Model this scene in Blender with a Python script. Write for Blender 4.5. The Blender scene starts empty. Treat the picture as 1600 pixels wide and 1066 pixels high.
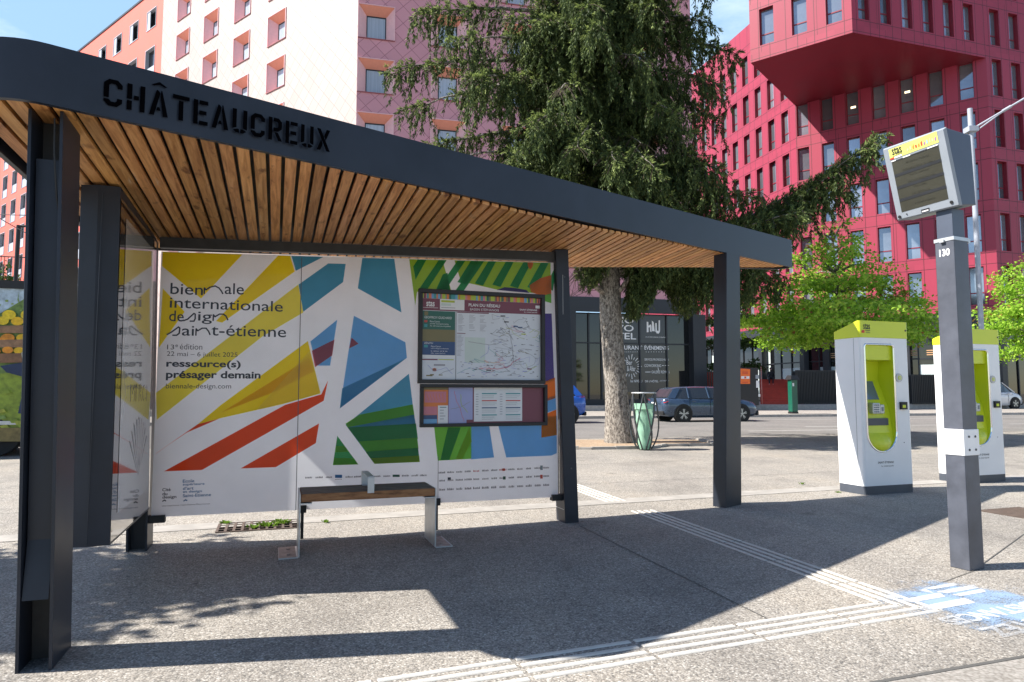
import bpy, math, random
import numpy as np
from mathutils import Vector, Matrix
R = math.radians
random.seed(7)
rng = np.random.default_rng(7)
SC = bpy.context.scene
C = SC.collection

# ------------------------------------------------------------------ camera, sky, sun
PITCH = R(4.35); CAMH = 1.2; FPX = 1067.0
cam = bpy.data.cameras.new('camera'); camo = bpy.data.objects.new('camera', cam); C.objects.link(camo)
camo.location = (0, 0, CAMH); camo.rotation_euler = (R(90) + PITCH, 0, 0)
cam.sensor_width = 36; cam.lens = 36 * FPX / 1600; cam.clip_start = .05; cam.clip_end = 3000
SC.camera = camo
SUN_EL = R(46); SUN_AZ = R(7.5)          # shadows run along +x, turned 7.5 degrees towards +y
w = bpy.data.worlds.new('World'); SC.world = w; w.use_nodes = True
nt = w.node_tree; bg = nt.nodes['Background']
sky = nt.nodes.new('ShaderNodeTexSky'); sky.sky_type = 'NISHITA'; sky.sun_disc = False
sky.sun_elevation = SUN_EL; sky.sun_rotation = R(262.5); sky.air_density = 1.0; sky.dust_density = 0.2; sky.ozone_density = 1.6
# thin high cloud in the sky itself
tc = nt.nodes.new('ShaderNodeTexCoord'); mp = nt.nodes.new('ShaderNodeMapping'); mp.inputs['Scale'].default_value = (1.2, 1.2, 3.2)
nz = nt.nodes.new('ShaderNodeTexNoise'); nz.inputs['Scale'].default_value = 2.3; nz.inputs['Detail'].default_value = 8; nz.inputs['Roughness'].default_value = .62
rp = nt.nodes.new('ShaderNodeValToRGB'); rp.color_ramp.elements[0].position = .46; rp.color_ramp.elements[1].position = .78
rp.color_ramp.elements[1].color = (.9, .9, .9, 1)
mx = nt.nodes.new('ShaderNodeMixRGB'); mx.inputs[2].default_value = (7.0, 7.9, 8.6, 1)
L = nt.links.new
L(tc.outputs['Generated'], mp.inputs[0]); L(mp.outputs[0], nz.inputs[0]); L(nz.outputs[0], rp.inputs[0])
sx_ = nt.nodes.new('ShaderNodeSeparateXYZ'); L(tc.outputs['Generated'], sx_.inputs[0])
mr = nt.nodes.new('ShaderNodeMapRange'); mr.interpolation_type = 'SMOOTHSTEP'; mr.inputs[1].default_value = .15; mr.inputs[2].default_value = .6; L(sx_.outputs[1], mr.inputs[0])
ml = nt.nodes.new('ShaderNodeMath'); ml.operation = 'MULTIPLY'; ml.inputs[1].default_value = .72; L(mr.outputs[0], ml.inputs[0])
mb_ = nt.nodes.new('ShaderNodeMixRGB'); mb_.inputs[2].default_value = (3.0, 4.8, 6.9, 1); L(ml.outputs[0], mb_.inputs[0]); L(sky.outputs[0], mb_.inputs[1])
mk_ = nt.nodes.new('ShaderNodeMath'); mk_.operation = 'MULTIPLY'; L(rp.outputs[0], mk_.inputs[0]); L(mr.outputs[0], mk_.inputs[1])
L(mk_.outputs[0], mx.inputs[0]); L(mb_.outputs[0], mx.inputs[1]); L(mx.outputs[0], bg.inputs[0])
bg.inputs[1].default_value = .085
sun = bpy.data.lights.new('sun', 'SUN'); sun.energy = 5.0; sun.angle = R(.53); sun.color = (1, .945, .86)
suno = bpy.data.objects.new('sun', sun); C.objects.link(suno)
sd = Vector((math.cos(SUN_EL) * math.cos(SUN_AZ), math.cos(SUN_EL) * math.sin(SUN_AZ), -math.sin(SUN_EL)))
suno.rotation_euler = sd.to_track_quat('-Z', 'Y').to_euler(); suno.location = (-20, -5, 30)
SC.view_settings.view_transform = 'Standard'; SC.view_settings.look = 'None'
SC.view_settings.gamma = 1; SC.view_settings.exposure = 1.05; SC.view_settings.use_curve_mapping = False
SC.render.engine = 'CYCLES'
SC.cycles.max_bounces = 8; SC.cycles.transparent_max_bounces = 12; SC.cycles.caustics_reflective = False; SC.cycles.caustics_refractive = False

# ------------------------------------------------------------------ measuring helpers (photo measurements -> metres)
def ray(px, py):
    u = (px - 800) / FPX; v = (533 - py) / FPX
    return Vector((u, math.cos(PITCH) - v * math.sin(PITCH), math.sin(PITCH) + v * math.cos(PITCH)))
def G(px, py, z=0.0):
    d = ray(px, py); return Vector((0, 0, CAMH)) + d * ((z - CAMH) / d.z)
def AT(px, py, y):
    d = ray(px, py); return Vector((0, 0, CAMH)) + d * (y / d.y)
def onplane(px, py, a, n):
    d = ray(px, py); o = Vector((0, 0, CAMH)); return o + d * ((a - o).dot(n) / d.dot(n))

# ------------------------------------------------------------------ materials
MAT = {}
def nodes_of(name):
    m = bpy.data.materials.new(name); m.use_nodes = True; MAT[name] = m
    return m, m.node_tree, m.node_tree.nodes['Principled BSDF']
def N(nt, t, **k):
    n = nt.nodes.new('ShaderNode' + t)
    for a, b in k.items(): setattr(n, a, b)
    return n
def ramp(nt, src, stops):
    r = N(nt, 'ValToRGB'); e = r.color_ramp.elements
    while len(e) > 1: e.remove(e[-1])
    e[0].position = stops[0][0]; e[0].color = (*stops[0][1], 1)
    for p, c in stops[1:]:
        q = e.new(p); q.color = (*c, 1)
    nt.links.new(src, r.inputs[0]); return r.outputs[0]
def noise(nt, scale, detail=4, rough=.55, coord='Object', stretch=None):
    t = N(nt, 'TexCoord'); o = t.outputs[coord]
    if stretch:
        mp = N(nt, 'Mapping'); mp.inputs['Scale'].default_value = stretch; nt.links.new(o, mp.inputs[0]); o = mp.outputs[0]
    n = N(nt, 'TexNoise'); n.inputs['Scale'].default_value = scale; n.inputs['Detail'].default_value = detail; n.inputs['Roughness'].default_value = rough
    nt.links.new(o, n.inputs[0]); return n.outputs[0]
def bump(nt, b, src, strength=.2, dist=.01):
    n = N(nt, 'Bump'); n.inputs['Strength'].default_value = strength; n.inputs['Distance'].default_value = dist
    nt.links.new(src, n.inputs['Height']); nt.links.new(n.outputs[0], b.inputs['Normal'])
def mat(name, col, rough=.6, metal=0., var=.12, scale=6., spec=.5, coat=0., bumpy=0., stretch=None):
    """painted / plain surface with slight mottling"""
    m, nt, b = nodes_of(name)
    n = noise(nt, scale, 6, .6, stretch=stretch)
    lo = tuple(max(0, c * (1 - var)) for c in col); hi = tuple(min(1, c * (1 + var)) for c in col)
    c = ramp(nt, n, [(.3, lo), (.7, hi)])
    nt.links.new(c, b.inputs['Base Color'])
    rr = N(nt, 'MapRange'); rr.inputs[3].default_value = max(.02, rough * .82); rr.inputs[4].default_value = min(1, rough * 1.18)
    nt.links.new(n, rr.inputs[0]); nt.links.new(rr.outputs[0], b.inputs['Roughness'])
    b.inputs['Metallic'].default_value = metal; b.inputs['Specular IOR Level'].default_value = spec
    b.inputs['Coat Weight'].default_value = coat; b.inputs['Coat Roughness'].default_value = .05
    if bumpy: bump(nt, b, n, bumpy, .01)
    return m
def print_mat(name, col, trans=.66, var=.05):
    """printed film on glass: diffuse, lets light through"""
    m, nt, b = nodes_of(name)
    n = noise(nt, 3, 5, .6)
    c = ramp(nt, n, [(.3, tuple(x * (1 - var) for x in col)), (.7, tuple(min(1, x * (1 + var)) for x in col))])
    nt.links.new(c, b.inputs['Base Color']); b.inputs['Roughness'].default_value = .28; b.inputs['Specular IOR Level'].default_value = .35
    t = N(nt, 'BsdfTranslucent'); nt.links.new(c, t.inputs[0])
    mxs = N(nt, 'MixShader'); mxs.inputs[0].default_value = trans
    out = nt.nodes['Material Output']
    nt.links.new(b.outputs[0], mxs.inputs[1]); nt.links.new(t.outputs[0], mxs.inputs[2]); nt.links.new(mxs.outputs[0], out.inputs[0])
    return m
def leaf_mat(name, cols, trans=.35, rough=.5):
    m, nt, b = nodes_of(name)
    n = noise(nt, 1.7, 3, .6)
    gi = N(nt, 'NewGeometry')
    ad = N(nt, 'Math', operation='ADD'); nt.links.new(gi.outputs['Random Per Island'], ad.inputs[0]); nt.links.new(n, ad.inputs[1])
    hf = N(nt, 'Math', operation='MULTIPLY'); hf.inputs[1].default_value = .5; nt.links.new(ad.outputs[0], hf.inputs[0])
    k = len(cols)
    c = ramp(nt, hf.outputs[0], [(.2 + .6 * i / (k - 1), cols[i]) for i in range(k)])
    nt.links.new(c, b.inputs['Base Color']); b.inputs['Roughness'].default_value = rough; b.inputs['Specular IOR Level'].default_value = .2
    t = N(nt, 'BsdfTranslucent'); nt.links.new(c, t.inputs[0])
    mxs = N(nt, 'MixShader'); mxs.inputs[0].default_value = trans
    out = nt.nodes['Material Output']
    nt.links.new(b.outputs[0], mxs.inputs[1]); nt.links.new(t.outputs[0], mxs.inputs[2]); nt.links.new(mxs.outputs[0], out.inputs[0])
    return m
def glass_mat(name, col, rough=.04, coat=1., var=.3, scale=.6):
    m = mat(name, col, rough, 0, var, scale, .6, coat); return m

def aggregate(name, cols, scale, base_mix, bstr=.35, gum=False):
    """exposed aggregate: pebbles of several tones in mortar, with large-scale stains"""
    m, nt, b = nodes_of(name)
    t = N(nt, 'TexCoord')
    v = N(nt, 'TexVoronoi'); v.inputs['Scale'].default_value = scale; v.inputs['Randomness'].default_value = 1
    nt.links.new(t.outputs['Object'], v.inputs[0])
    sp = N(nt, 'SeparateColor'); nt.links.new(v.outputs['Color'], sp.inputs[0])
    peb = ramp(nt, sp.outputs[0], [(i / (len(cols) - 1), c) for i, c in enumerate(cols)])
    edge = ramp(nt, v.outputs['Distance'], [(.35, (1, 1, 1)), (.75, (.62, .6, .58))])
    m1 = N(nt, 'MixRGB', blend_type='MULTIPLY'); m1.inputs[0].default_value = .8
    nt.links.new(peb, m1.inputs[1]); nt.links.new(edge, m1.inputs[2])
    n1 = noise(nt, .55, 8, .65); st = ramp(nt, n1, [(.28, (.68, .67, .66)), (.5, (.95, .94, .92)), (.7, (1.1, 1.07, 1.02))])
    m2 = N(nt, 'MixRGB', blend_type='MULTIPLY'); m2.inputs[0].default_value = .9
    nt.links.new(m1.outputs[0], m2.inputs[1]); nt.links.new(st, m2.inputs[2])
    n2 = noise(nt, 9, 6, .7); st2 = ramp(nt, n2, [(.35, (.88, .88, .88)), (.6, (1, 1, 1))])
    m3 = N(nt, 'MixRGB', blend_type='MULTIPLY'); m3.inputs[0].default_value = .8
    nt.links.new(m2.outputs[0], m3.inputs[1]); nt.links.new(st2, m3.inputs[2])
    last = m3.outputs[0]
    if gum:
        for sc_, r_, col_ in ((1.7, .03, (.42, .42, .43)), (3.1, .022, (.6, .59, .58)), (.9, .06, (.74, .73, .72)), (5.3, .018, (1.35, 1.33, 1.28))):
            vg = N(nt, 'TexVoronoi'); vg.inputs['Scale'].default_value = sc_; nt.links.new(t.outputs['Object'], vg.inputs[0])
            k_ = ramp(nt, vg.outputs['Distance'], [(r_ * .8, col_), (r_ * 1.3, (1, 1, 1))])
            mg = N(nt, 'MixRGB', blend_type='MULTIPLY'); mg.inputs[0].default_value = 1; nt.links.new(last, mg.inputs[1]); nt.links.new(k_, mg.inputs[2]); last = mg.outputs[0]
        n4 = noise(nt, 1.1, 9, .7, stretch=(1, .35, 1)); k4 = ramp(nt, n4, [(.36, (.8, .8, .81)), (.5, (1, 1, 1)), (.66, (1.05, 1.03, 1.0))])
        mg = N(nt, 'MixRGB', blend_type='MULTIPLY'); mg.inputs[0].default_value = 1; nt.links.new(last, mg.inputs[1]); nt.links.new(k4, mg.inputs[2]); last = mg.outputs[0]
    nt.links.new(last, b.inputs['Base Color']); b.inputs['Roughness'].default_value = .85
    inv = N(nt, 'Math', operation='MULTIPLY'); inv.inputs[1].default_value = -1; nt.links.new(v.outputs['Distance'], inv.inputs[0])
    bump(nt, b, inv.outputs[0], bstr, .006)
    return m

aggregate('aggregate', [(.15, .145, .138), (.28, .26, .235), (.39, .362, .328), (.24, .226, .21), (.47, .442, .405), (.35, .322, .288), (.62, .6, .565)], 112, .5, gum=True)
aggregate('aggregate_smooth', [(.33, .31, .28), (.42, .39, .36), (.37, .35, .32), (.46, .43, .4), (.4, .38, .35)], 60, .5, .1)
aggregate('asphalt', [(.16, .155, .15), (.24, .23, .225), (.19, .185, .18), (.3, .29, .28), (.22, .21, .2)], 60, .5, .2)
aggregate('sandy_soil', [(.36, .25, .16), (.46, .34, .23), (.4, .29, .2), (.52, .42, .31)], 30, .5, .5)
mat('kerb_concrete', (.33, .31, .285), .85, var=.18, scale=5, bumpy=.1)
mat('stone_kerb', (.4, .37, .34), .85, var=.2, scale=5, bumpy=.1)
mat('joint', (.1, .096, .09), .9)
mat('tactile', (.56, .535, .49), .7, var=.1, scale=20)
mat('road_paint', (.5, .49, .47), .7, var=.15, scale=12)
mat('anthracite', (.015, .02, .032), .42, var=.32, scale=2.2, spec=.4, bumpy=.02)
mat('anthracite_dark', (.018, .02, .026), .5, var=.2, scale=4)
mat('anthracite_rough', (.03, .031, .033), .6, var=.35, scale=9, bumpy=.2)
mat('cut_black', (.002, .002, .003), 1, spec=0)
mat('black_rubber', (.012, .012, .013), .6)
mat('galvanised', (.52, .54, .56), .42, .55, .12, 10)
mat('light_steel', (.5, .5, .5), .45, .3, .12, 8)
mat('rusty_plate', (.38, .3, .27), .6, .2, .35, 14)
mat('chrome', (.75, .76, .78), .08, 1., .05, 5)
mat('white_paint', (.82, .83, .85), .32, var=.04, scale=2, coat=.15)
mat('grey_joint', (.12, .13, .14), .6)
mat('lime', (.62, .7, .025), .35, var=.06, scale=2, coat=.15)
mat('plinth_grey', (.06, .07, .09), .45, var=.15, scale=6)
mat('screen_blue', (.11, .16, .21), .08, var=.2, scale=3, coat=1)
mat('lcd', (.055, .054, .042), .25, var=.12, scale=4, coat=.25)
mat('lcd_band', (.035, .037, .042), .3, var=.1, scale=4, coat=.25)
mat('lcd_text', (.045, .044, .034), .4)
mat('white_ink', (.82, .82, .82), .5, var=.02)
mat('dark_ink', (.02, .022, .03), .5, var=.1)
mat('navy_ink', (.016, .024, .055), .4, var=.1)
mat('red_ink', (.6, .05, .03), .5)
mat('blue_ink', (.06, .2, .42), .5)
mat('bezel_grey', (.27, .3, .34), .4, var=.05, scale=6)
mat('head_blue_grey', (.075, .09, .125), .38, var=.08, scale=4)
mat('pole_grey', (.08, .088, .112), .42, var=.28, scale=5)
mat('yellow_green_ink', (.66, .66, .17), .5, var=.05)
mat('catenary_white', (.36, .39, .46), .45, var=.08)
mat('cable', (.03, .03, .033), .6)
mat('bin_steel', (.08, .085, .09), .4, .6, .15, 20)
mat('orange_poster', (.85, .16, .02), .5, var=.05)
mat('dark_green_metal', (.006, .095, .06), .35, var=.1, scale=5, coat=.2)
mat('black_metal', (.012, .012, .014), .5, var=.2)
mat('red_stair', (.5, .06, .035), .7, var=.15, scale=3)
mat('grate_iron', (.11, .08, .065), .7, .2, .3, 20, bumpy=.2)
mat('car_grey_blue', (.05, .085, .145), .28, .35, .04, 2, coat=1)
mat('car_blue', (.02, .12, .55), .28, .2, .04, 2, coat=1)
mat('car_white', (.75, .76, .78), .28, 0, .03, 2, coat=1)
mat('tyre', (.015, .015, .016), .8)
mat('rim', (.45, .46, .48), .3, .8, .1, 10)
mat('tail_red', (.5, .008, .012), .15, coat=1)
mat('head_lamp', (.6, .63, .66), .1, coat=1)
glass_mat('car_glass', (.025, .03, .035))
glass_mat('shop_glass', (.01, .011, .013), .03, .5, .5, .15)
mat('office_glass', (.4, .46, .54), .05, .55, .35, .25, .6, 1)
def vary(nm, lo):
    nt_ = MAT[nm].node_tree; b_ = nt_.nodes['Principled BSDF']; src = b_.inputs['Base Color'].links[0].from_socket
    oi = N(nt_, 'ObjectInfo'); mr_ = N(nt_, 'MapRange'); mr_.inputs[3].default_value = lo; nt_.links.new(oi.outputs['Random'], mr_.inputs[0])
    q_ = N(nt_, 'VectorMath', operation='SCALE'); nt_.links.new(src, q_.inputs[0]); nt_.links.new(mr_.outputs[0], q_.inputs['Scale']); nt_.links.new(q_.outputs[0], b_.inputs['Base Color'])
vary('office_glass', .35); 
mat('sign_panel', (.03, .032, .042), .25, var=.1, scale=1, coat=.4)
mat('frosted_white', (.62, .7, .7), .3, var=.1, scale=.5, coat=.4)
mat('curtain', (.46, .56, .68), .25, var=.3, scale=9, stretch=(6, 6, .03), coat=.8)
vary('curtain', .7)
mat('hotel_reveal_pink', (.8, .5, .53), .5, var=.05)
mat('hotel_reveal_coral', (.72, .29, .21), .5, var=.05)
mat('hotel_dark', (.022, .025, .032), .45, var=.2, scale=.6)
mat('coral', (.68, .135, .1), .75, var=.06, scale=.6)
mat('shutter_grey', (.42, .45, .52), .5, var=.08, scale=1)
mat('coral_glass', (.012, .013, .017), .12, var=.3, scale=.4, coat=.3)
mat('red_frame', (.22, .018, .035), .45, var=.1, scale=1)
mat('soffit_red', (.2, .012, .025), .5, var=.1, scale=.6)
mat('skin', (.55, .36, .27), .6)
mat('person_dark', (.02, .02, .024), .8)
mat('person_white', (.7, .7, .7), .7)
mat('bench_top', (.13, .105, .085), .7, var=.3, scale=12, bumpy=.15, stretch=(1, 1, 1))

def wood():
    m, nt, b = nodes_of('larch')
    at = N(nt, 'Attribute'); at.attribute_name = 'tone'
    uv = N(nt, 'UVMap')
    mp = N(nt, 'Mapping'); mp.inputs['Scale'].default_value = (2.2, 38, 1); nt.links.new(uv.outputs[0], mp.inputs[0])
    n = N(nt, 'TexNoise'); n.inputs['Scale'].default_value = 1; n.inputs['Detail'].default_value = 7; n.inputs['Roughness'].default_value = .65; n.inputs['Distortion'].default_value = .6
    nt.links.new(mp.outputs[0], n.inputs[0])
    c = ramp(nt, n.outputs[0], [(.22, (.2, .07, .018)), (.42, (.52, .235, .075)), (.58, (.72, .37, .135)), (.8, (.82, .52, .25))])
    mp2 = N(nt, 'Mapping'); mp2.inputs['Scale'].default_value = (5, 12, 1); nt.links.new(uv.outputs[0], mp2.inputs[0])
    n2 = N(nt, 'TexNoise'); n2.inputs['Scale'].default_value = 1; n2.inputs['Detail'].default_value = 6; nt.links.new(mp2.outputs[0], n2.inputs[0])
    k = ramp(nt, n2.outputs[0], [(.3, (.3, .19, .12)), (.4, (1, 1, 1))])
    m1 = N(nt, 'MixRGB', blend_type='MULTIPLY'); m1.inputs[0].default_value = .9; nt.links.new(c, m1.inputs[1]); nt.links.new(k, m1.inputs[2])
    mt = N(nt, 'MixRGB', blend_type='MULTIPLY'); mt.inputs[0].default_value = 1; nt.links.new(m1.outputs[0], mt.inputs[1]); nt.links.new(at.outputs['Color'], mt.inputs[2])
    # bare, weathered patches
    mp3 = N(nt, 'Mapping'); mp3.inputs['Scale'].default_value = (1.6, 9, 1); nt.links.new(uv.outputs[0], mp3.inputs[0])
    n3 = N(nt, 'TexNoise'); n3.inputs['Scale'].default_value = 1.3; n3.inputs['Detail'].default_value = 8; n3.inputs['Roughness'].default_value = .7; nt.links.new(mp3.outputs[0], n3.inputs[0])
    k3 = ramp(nt, n3.outputs[0], [(.62, (0, 0, 0)), (.7, (1, 1, 1))])
    m3 = N(nt, 'MixRGB'); m3.inputs[2].default_value = (.55, .43, .31, 1); nt.links.new(k3, m3.inputs[0]); nt.links.new(mt.outputs[0], m3.inputs[1])
    nt.links.new(m3.outputs[0], b.inputs['Base Color']); b.inputs['Roughness'].default_value = .6
    bump(nt, b, n.outputs[0], .15, .004)
wood()
def bench_wood():
    m, nt, b = nodes_of('bench_wood')
    n = noise(nt, 9, 7, .65, stretch=(1, 1, 5)); c = ramp(nt, n, [(.3, (.12, .045, .015)), (.5, (.3, .13, .05)), (.75, (.4, .2, .08))])
    nt.links.new(c, b.inputs['Base Color']); b.inputs['Roughness'].default_value = .6
bench_wood()

def facade(name, base, line, kind, rough=.45, coat=0.):
    """cladding in metres from the UV map: 'diamond' shingles or rectangular 'panel' joints"""
    m, nt, b = nodes_of(name)
    uv = N(nt, 'UVMap'); s = N(nt, 'SeparateXYZ'); nt.links.new(uv.outputs[0], s.inputs[0])
    def M(op, a, c=None):
        q = N(nt, 'Math', operation=op)
        for i, x in enumerate((a, c)):
            if x is None: continue
            if isinstance(x, (int, float)): q.inputs[i].default_value = x
            else: nt.links.new(x, q.inputs[i])
        return q.outputs[0]
    U, V = s.outputs[0], s.outputs[1]
    def tri(x, period, width, off=0.):
        f = M('FRACT', M('DIVIDE', M('ADD', x, 1000 * period + off), period)); f = M('ABSOLUTE', M('SUBTRACT', f, .5))
        return M('LESS_THAN', f, width / period / 2)
    if kind == 'diamond':
        a = tri(M('ADD', U, V), 1.06, .05); c = tri(M('SUBTRACT', U, V), 1.06, .05); ln = M('MAXIMUM', a, c)
    else:
        pu, pv = kind[1], kind[2]
        h = M('MAXIMUM', tri(V, pv, .05, pv / 2 - .38), tri(V, pv, .05, pv / 2 + .42))
        vv = M('MAXIMUM', tri(U, pu, .045, pu / 2 - .5), tri(U, pu, .045, pu / 2 + .62))
        row = M('FLOOR', M('DIVIDE', V, pv)); sh = M('MULTIPLY', M('MODULO', row, 2.0), pu * .37)
        vv = M('MAXIMUM', vv, tri(M('ADD', U, sh), pu * 2, .03, .1))
        ln = M('MAXIMUM', h, vv)
    # every panel has its own slight tone
    n = noise(nt, .35, 5, .6)
    wn = N(nt, 'TexWhiteNoise'); wn.noise_dimensions = '2D'
    cv = N(nt, 'CombineXYZ')
    if kind == 'diamond':
        nt.links.new(M('FLOOR', M('DIVIDE', M('ADD', M('ADD', U, V), .53), 1.06)), cv.inputs[0]); nt.links.new(M('FLOOR', M('DIVIDE', M('ADD', M('SUBTRACT', U, V), .53), 1.06)), cv.inputs[1])
    else:
        nt.links.new(M('FLOOR', M('DIVIDE', U, kind[1])), cv.inputs[0]); nt.links.new(M('FLOOR', M('DIVIDE', V, kind[2])), cv.inputs[1])
    nt.links.new(cv.outputs[0], wn.inputs[0])
    md = M('ADD', M('MULTIPLY', n, .5), M('MULTIPLY', wn.outputs[0], .5))
    c = ramp(nt, md, [(.2, tuple(x * .93 for x in base)), (.8, tuple(min(1, x * 1.06) for x in base))])
    mm = N(nt, 'MixRGB'); mm.inputs[2].default_value = (*line, 1); nt.links.new(ln, mm.inputs[0]); nt.links.new(c, mm.inputs[1])
    nt.links.new(mm.outputs[0], b.inputs['Base Color']); b.inputs['Roughness'].default_value = rough; b.inputs['Coat Weight'].default_value = coat
    bump(nt, b, M('MULTIPLY', ln, -1), .3, .02)
facade('tiles_pink', (.6, .29, .34), (.36, .15, .19), 'diamond', .5)
facade('tiles_pink_sunlit', (.5, .395, .365), (.33, .235, .215), 'diamond', .5)  # same shingles as the pink wall, with sunlight lightened into the colour
facade('red_panels', (.33, .03, .066), (.1, .008, .02), ('p', 1.9, 3.77), .5)

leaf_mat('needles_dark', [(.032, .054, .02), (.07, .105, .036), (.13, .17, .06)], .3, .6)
leaf_mat('needles_tip_lit', [(.16, .22, .07), (.26, .33, .1), (.38, .45, .16)], .4, .6)  # new growth, also painted along bough tops as sunlight
leaf_mat('maple_leaf', [(.15, .31, .025), (.27, .49, .045), (.4, .63, .07), (.54, .72, .13)], .48)
leaf_mat('maple_red', [(.3, .12, .05), (.38, .19, .06), (.3, .26, .05)], .4)
leaf_mat('hedge_leaf', [(.03, .06, .015), (.06, .12, .03), (.1, .17, .04)], .3)
leaf_mat('weed', [(.1, .2, .02), (.2, .32, .04)], .4)
def bark():
    m, nt, b = nodes_of('bark')
    n = noise(nt, 22, 8, .75, stretch=(1, 1, .55)); n2 = noise(nt, 2.2, 3, .5)
    c = ramp(nt, n, [(.38, (.05, .042, .036)), (.48, (.2, .175, .15)), (.58, (.4, .365, .32)), (.72, (.52, .485, .43))])
    nt.links.new(c, b.inputs['Base Color']); b.inputs['Roughness'].default_value = .9; bump(nt, b, n, .9, .05)
bark()
mat('twig', (.07, .05, .035), .85, var=.3, scale=10)

# ------------------------------------------------------------------ mesh builder
class MB:
    def __init__(s): s.v = []; s.f = []; s.m = []; s.uv = []; s.sm = []; s.tone = []
    def add(s, vs, fs, mi=0, uvs=None, smooth=False, tone=None):
        k = len(s.v); s.v += [tuple(x) for x in vs]
        for i, f in enumerate(fs):
            s.f.append([k + a for a in f]); s.m.append(mi); s.sm.append(smooth); s.tone.append(tone if tone else (1, 1, 1))
            s.uv.append(uvs[i] if uvs else [(vs[a][0] + vs[a][1], vs[a][2]) for a in f])
    def box(s, o, ex, ey, ez, mi=0):
        o = Vector(o); ex = Vector(ex); ey = Vector(ey); ez = Vector(ez)
        if ex.cross(ey).dot(ez) < 0: o = o + ex; ex = -ex
        vs = [o + ex * a + ey * b + ez * c for c in (0, 1) for b in (0, 1) for a in (0, 1)]
        s.add(vs, [(0, 2, 3, 1), (4, 5, 7, 6), (0, 1, 5, 4), (2, 6, 7, 3), (1, 3, 7, 5), (0, 4, 6, 2)], mi)
    def cbox(s, c, ex, ey, ez, mi=0):
        c = Vector(c); ex = Vector(ex); ey = Vector(ey); ez = Vector(ez); s.box(c - ex / 2 - ey / 2 - ez / 2, ex, ey, ez, mi)
    def prism(s, pts, off, mi=0, cap=True):
        """closed polygon (list of points) swept by the vector off"""
        off = Vector(off); a = [Vector(p) for p in pts]; n = len(a)
        nn = Vector((0, 0, 0))
        for i in range(n): nn += a[i].cross(a[(i + 1) % n])
        if nn.dot(off) > 0: a = a[::-1]
        vs = a + [p + off for p in a]
        fs = [tuple(range(n)), tuple(range(2 * n - 1, n - 1, -1))] if cap else []
        fs += [(i, n + i, n + (i + 1) % n, (i + 1) % n)[::-1] for i in range(n)]
        fs = [f if k < (2 if cap else 0) else f[::-1] for k, f in enumerate(fs)]
        s.add(vs, fs, mi)
    def loft(s, rings, mi=0, smooth=True, caps=True):
        n = len(rings[0]); vs = [p for r in rings for p in r]; fs = []
        for k in range(len(rings) - 1):
            for i in range(n):
                j = (i + 1) % n; fs.append((k * n + i, k * n + j, (k + 1) * n + j, (k + 1) * n + i))
        s.add(vs, fs, mi, smooth=smooth)
        if caps:
            s.add(rings[0], [tuple(range(n))[::-1]], mi); s.add(rings[-1], [tuple(range(n))], mi)
    def tube(s, pts, r, seg=8, mi=0, caps=True):
        pts = [Vector(p) for p in pts]; rings = []
        rs = r if isinstance(r, (list, tuple)) else [r] * len(pts)
        u = None
        for i, p in enumerate(pts):
            d = (pts[min(i + 1, len(pts) - 1)] - pts[max(i - 1, 0)]).normalized()
            if u is None:
                u = d.cross(Vector((0, 0, 1)))
                if u.length < .1: u = d.cross(Vector((1, 0, 0)))
            u = (u - d * u.dot(d)).normalized(); v = d.cross(u)
            rings.append([p + (u * math.cos(6.28318 * k / seg) + v * math.sin(6.28318 * k / seg)) * rs[i] for k in range(seg)])
        s.loft(rings, mi, True, caps)
    def disc(s, c, n, r, thick, seg=20, mi=0):
        c = Vector(c); n = Vector(n).normalized(); u = n.orthogonal().normalized(); v = n.cross(u)
        ring = lambda q: [c + n * q + (u * math.cos(6.28318 * k / seg) + v * math.sin(6.28318 * k / seg)) * r for k in range(seg)]
        s.loft([ring(0), ring(thick)], mi, False, True)
    def poly(s, pts, mi=0): s.add(pts, [tuple(range(len(pts)))], mi)

ORG = {}
def build(name, mb, mats, parent=None, at=None, bevel=0.):
    me = bpy.data.meshes.new(name)
    o = bpy.data.objects.new(name, me); C.objects.link(o)
    if parent is not None: org = ORG[parent.name]; o.parent = parent
    else:
        org = Vector(at) if at is not None else Vector((0, 0, 0)); o.location = org
    ORG[o.name] = org
    me.from_pydata([(a[0] - org.x, a[1] - org.y, a[2] - org.z) for a in mb.v], [], mb.f)
    if isinstance(mats, str): mats = [mats]
    for m in mats: me.materials.append(MAT[m])
    me.polygons.foreach_set('material_index', mb.m); me.polygons.foreach_set('use_smooth', mb.sm)
    uvl = me.uv_layers.new(name='UVMap')
    uvl.data.foreach_set('uv', [c for f in mb.uv for p in f for c in p])
    if any(t != (1, 1, 1) for t in mb.tone):
        at_ = me.color_attributes.new('tone', 'FLOAT_COLOR', 'CORNER')
        at_.data.foreach_set('color', [c for f, t in zip(mb.f, mb.tone) for _ in f for c in (*t, 1)])
    me.update()
    if bevel:
        b = o.modifiers.new('bevel', 'BEVEL'); b.width = bevel; b.segments = 2; b.limit_method = 'ANGLE'; b.angle_limit = R(50)
    return o
def tag(o, label=None, cat=None, group=None, kind=None):
    if label: o['label'] = label
    if cat: o['category'] = cat
    if group: o['group'] = group
    if kind: o['kind'] = kind
    return o
def thing(name, at, label, cat, group=None):
    o = bpy.data.objects.new(name, None); o.empty_display_size = .2; C.objects.link(o); o.location = at; ORG[o.name] = Vector(at)
    return tag(o, label, cat, group)
def part_copies(src, parent, delta, name=None):
    """copy of one part (and its sub-parts) under the same thing, shifted by delta"""
    c = src.copy(); C.objects.link(c); c.location = Vector(src.location) + Vector(delta); c.parent = parent; ORG[c.name] = ORG[parent.name] + c.location
    for ch in [x for x in src.children]:
        d = ch.copy(); C.objects.link(d); d.parent = c
    return c
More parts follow.
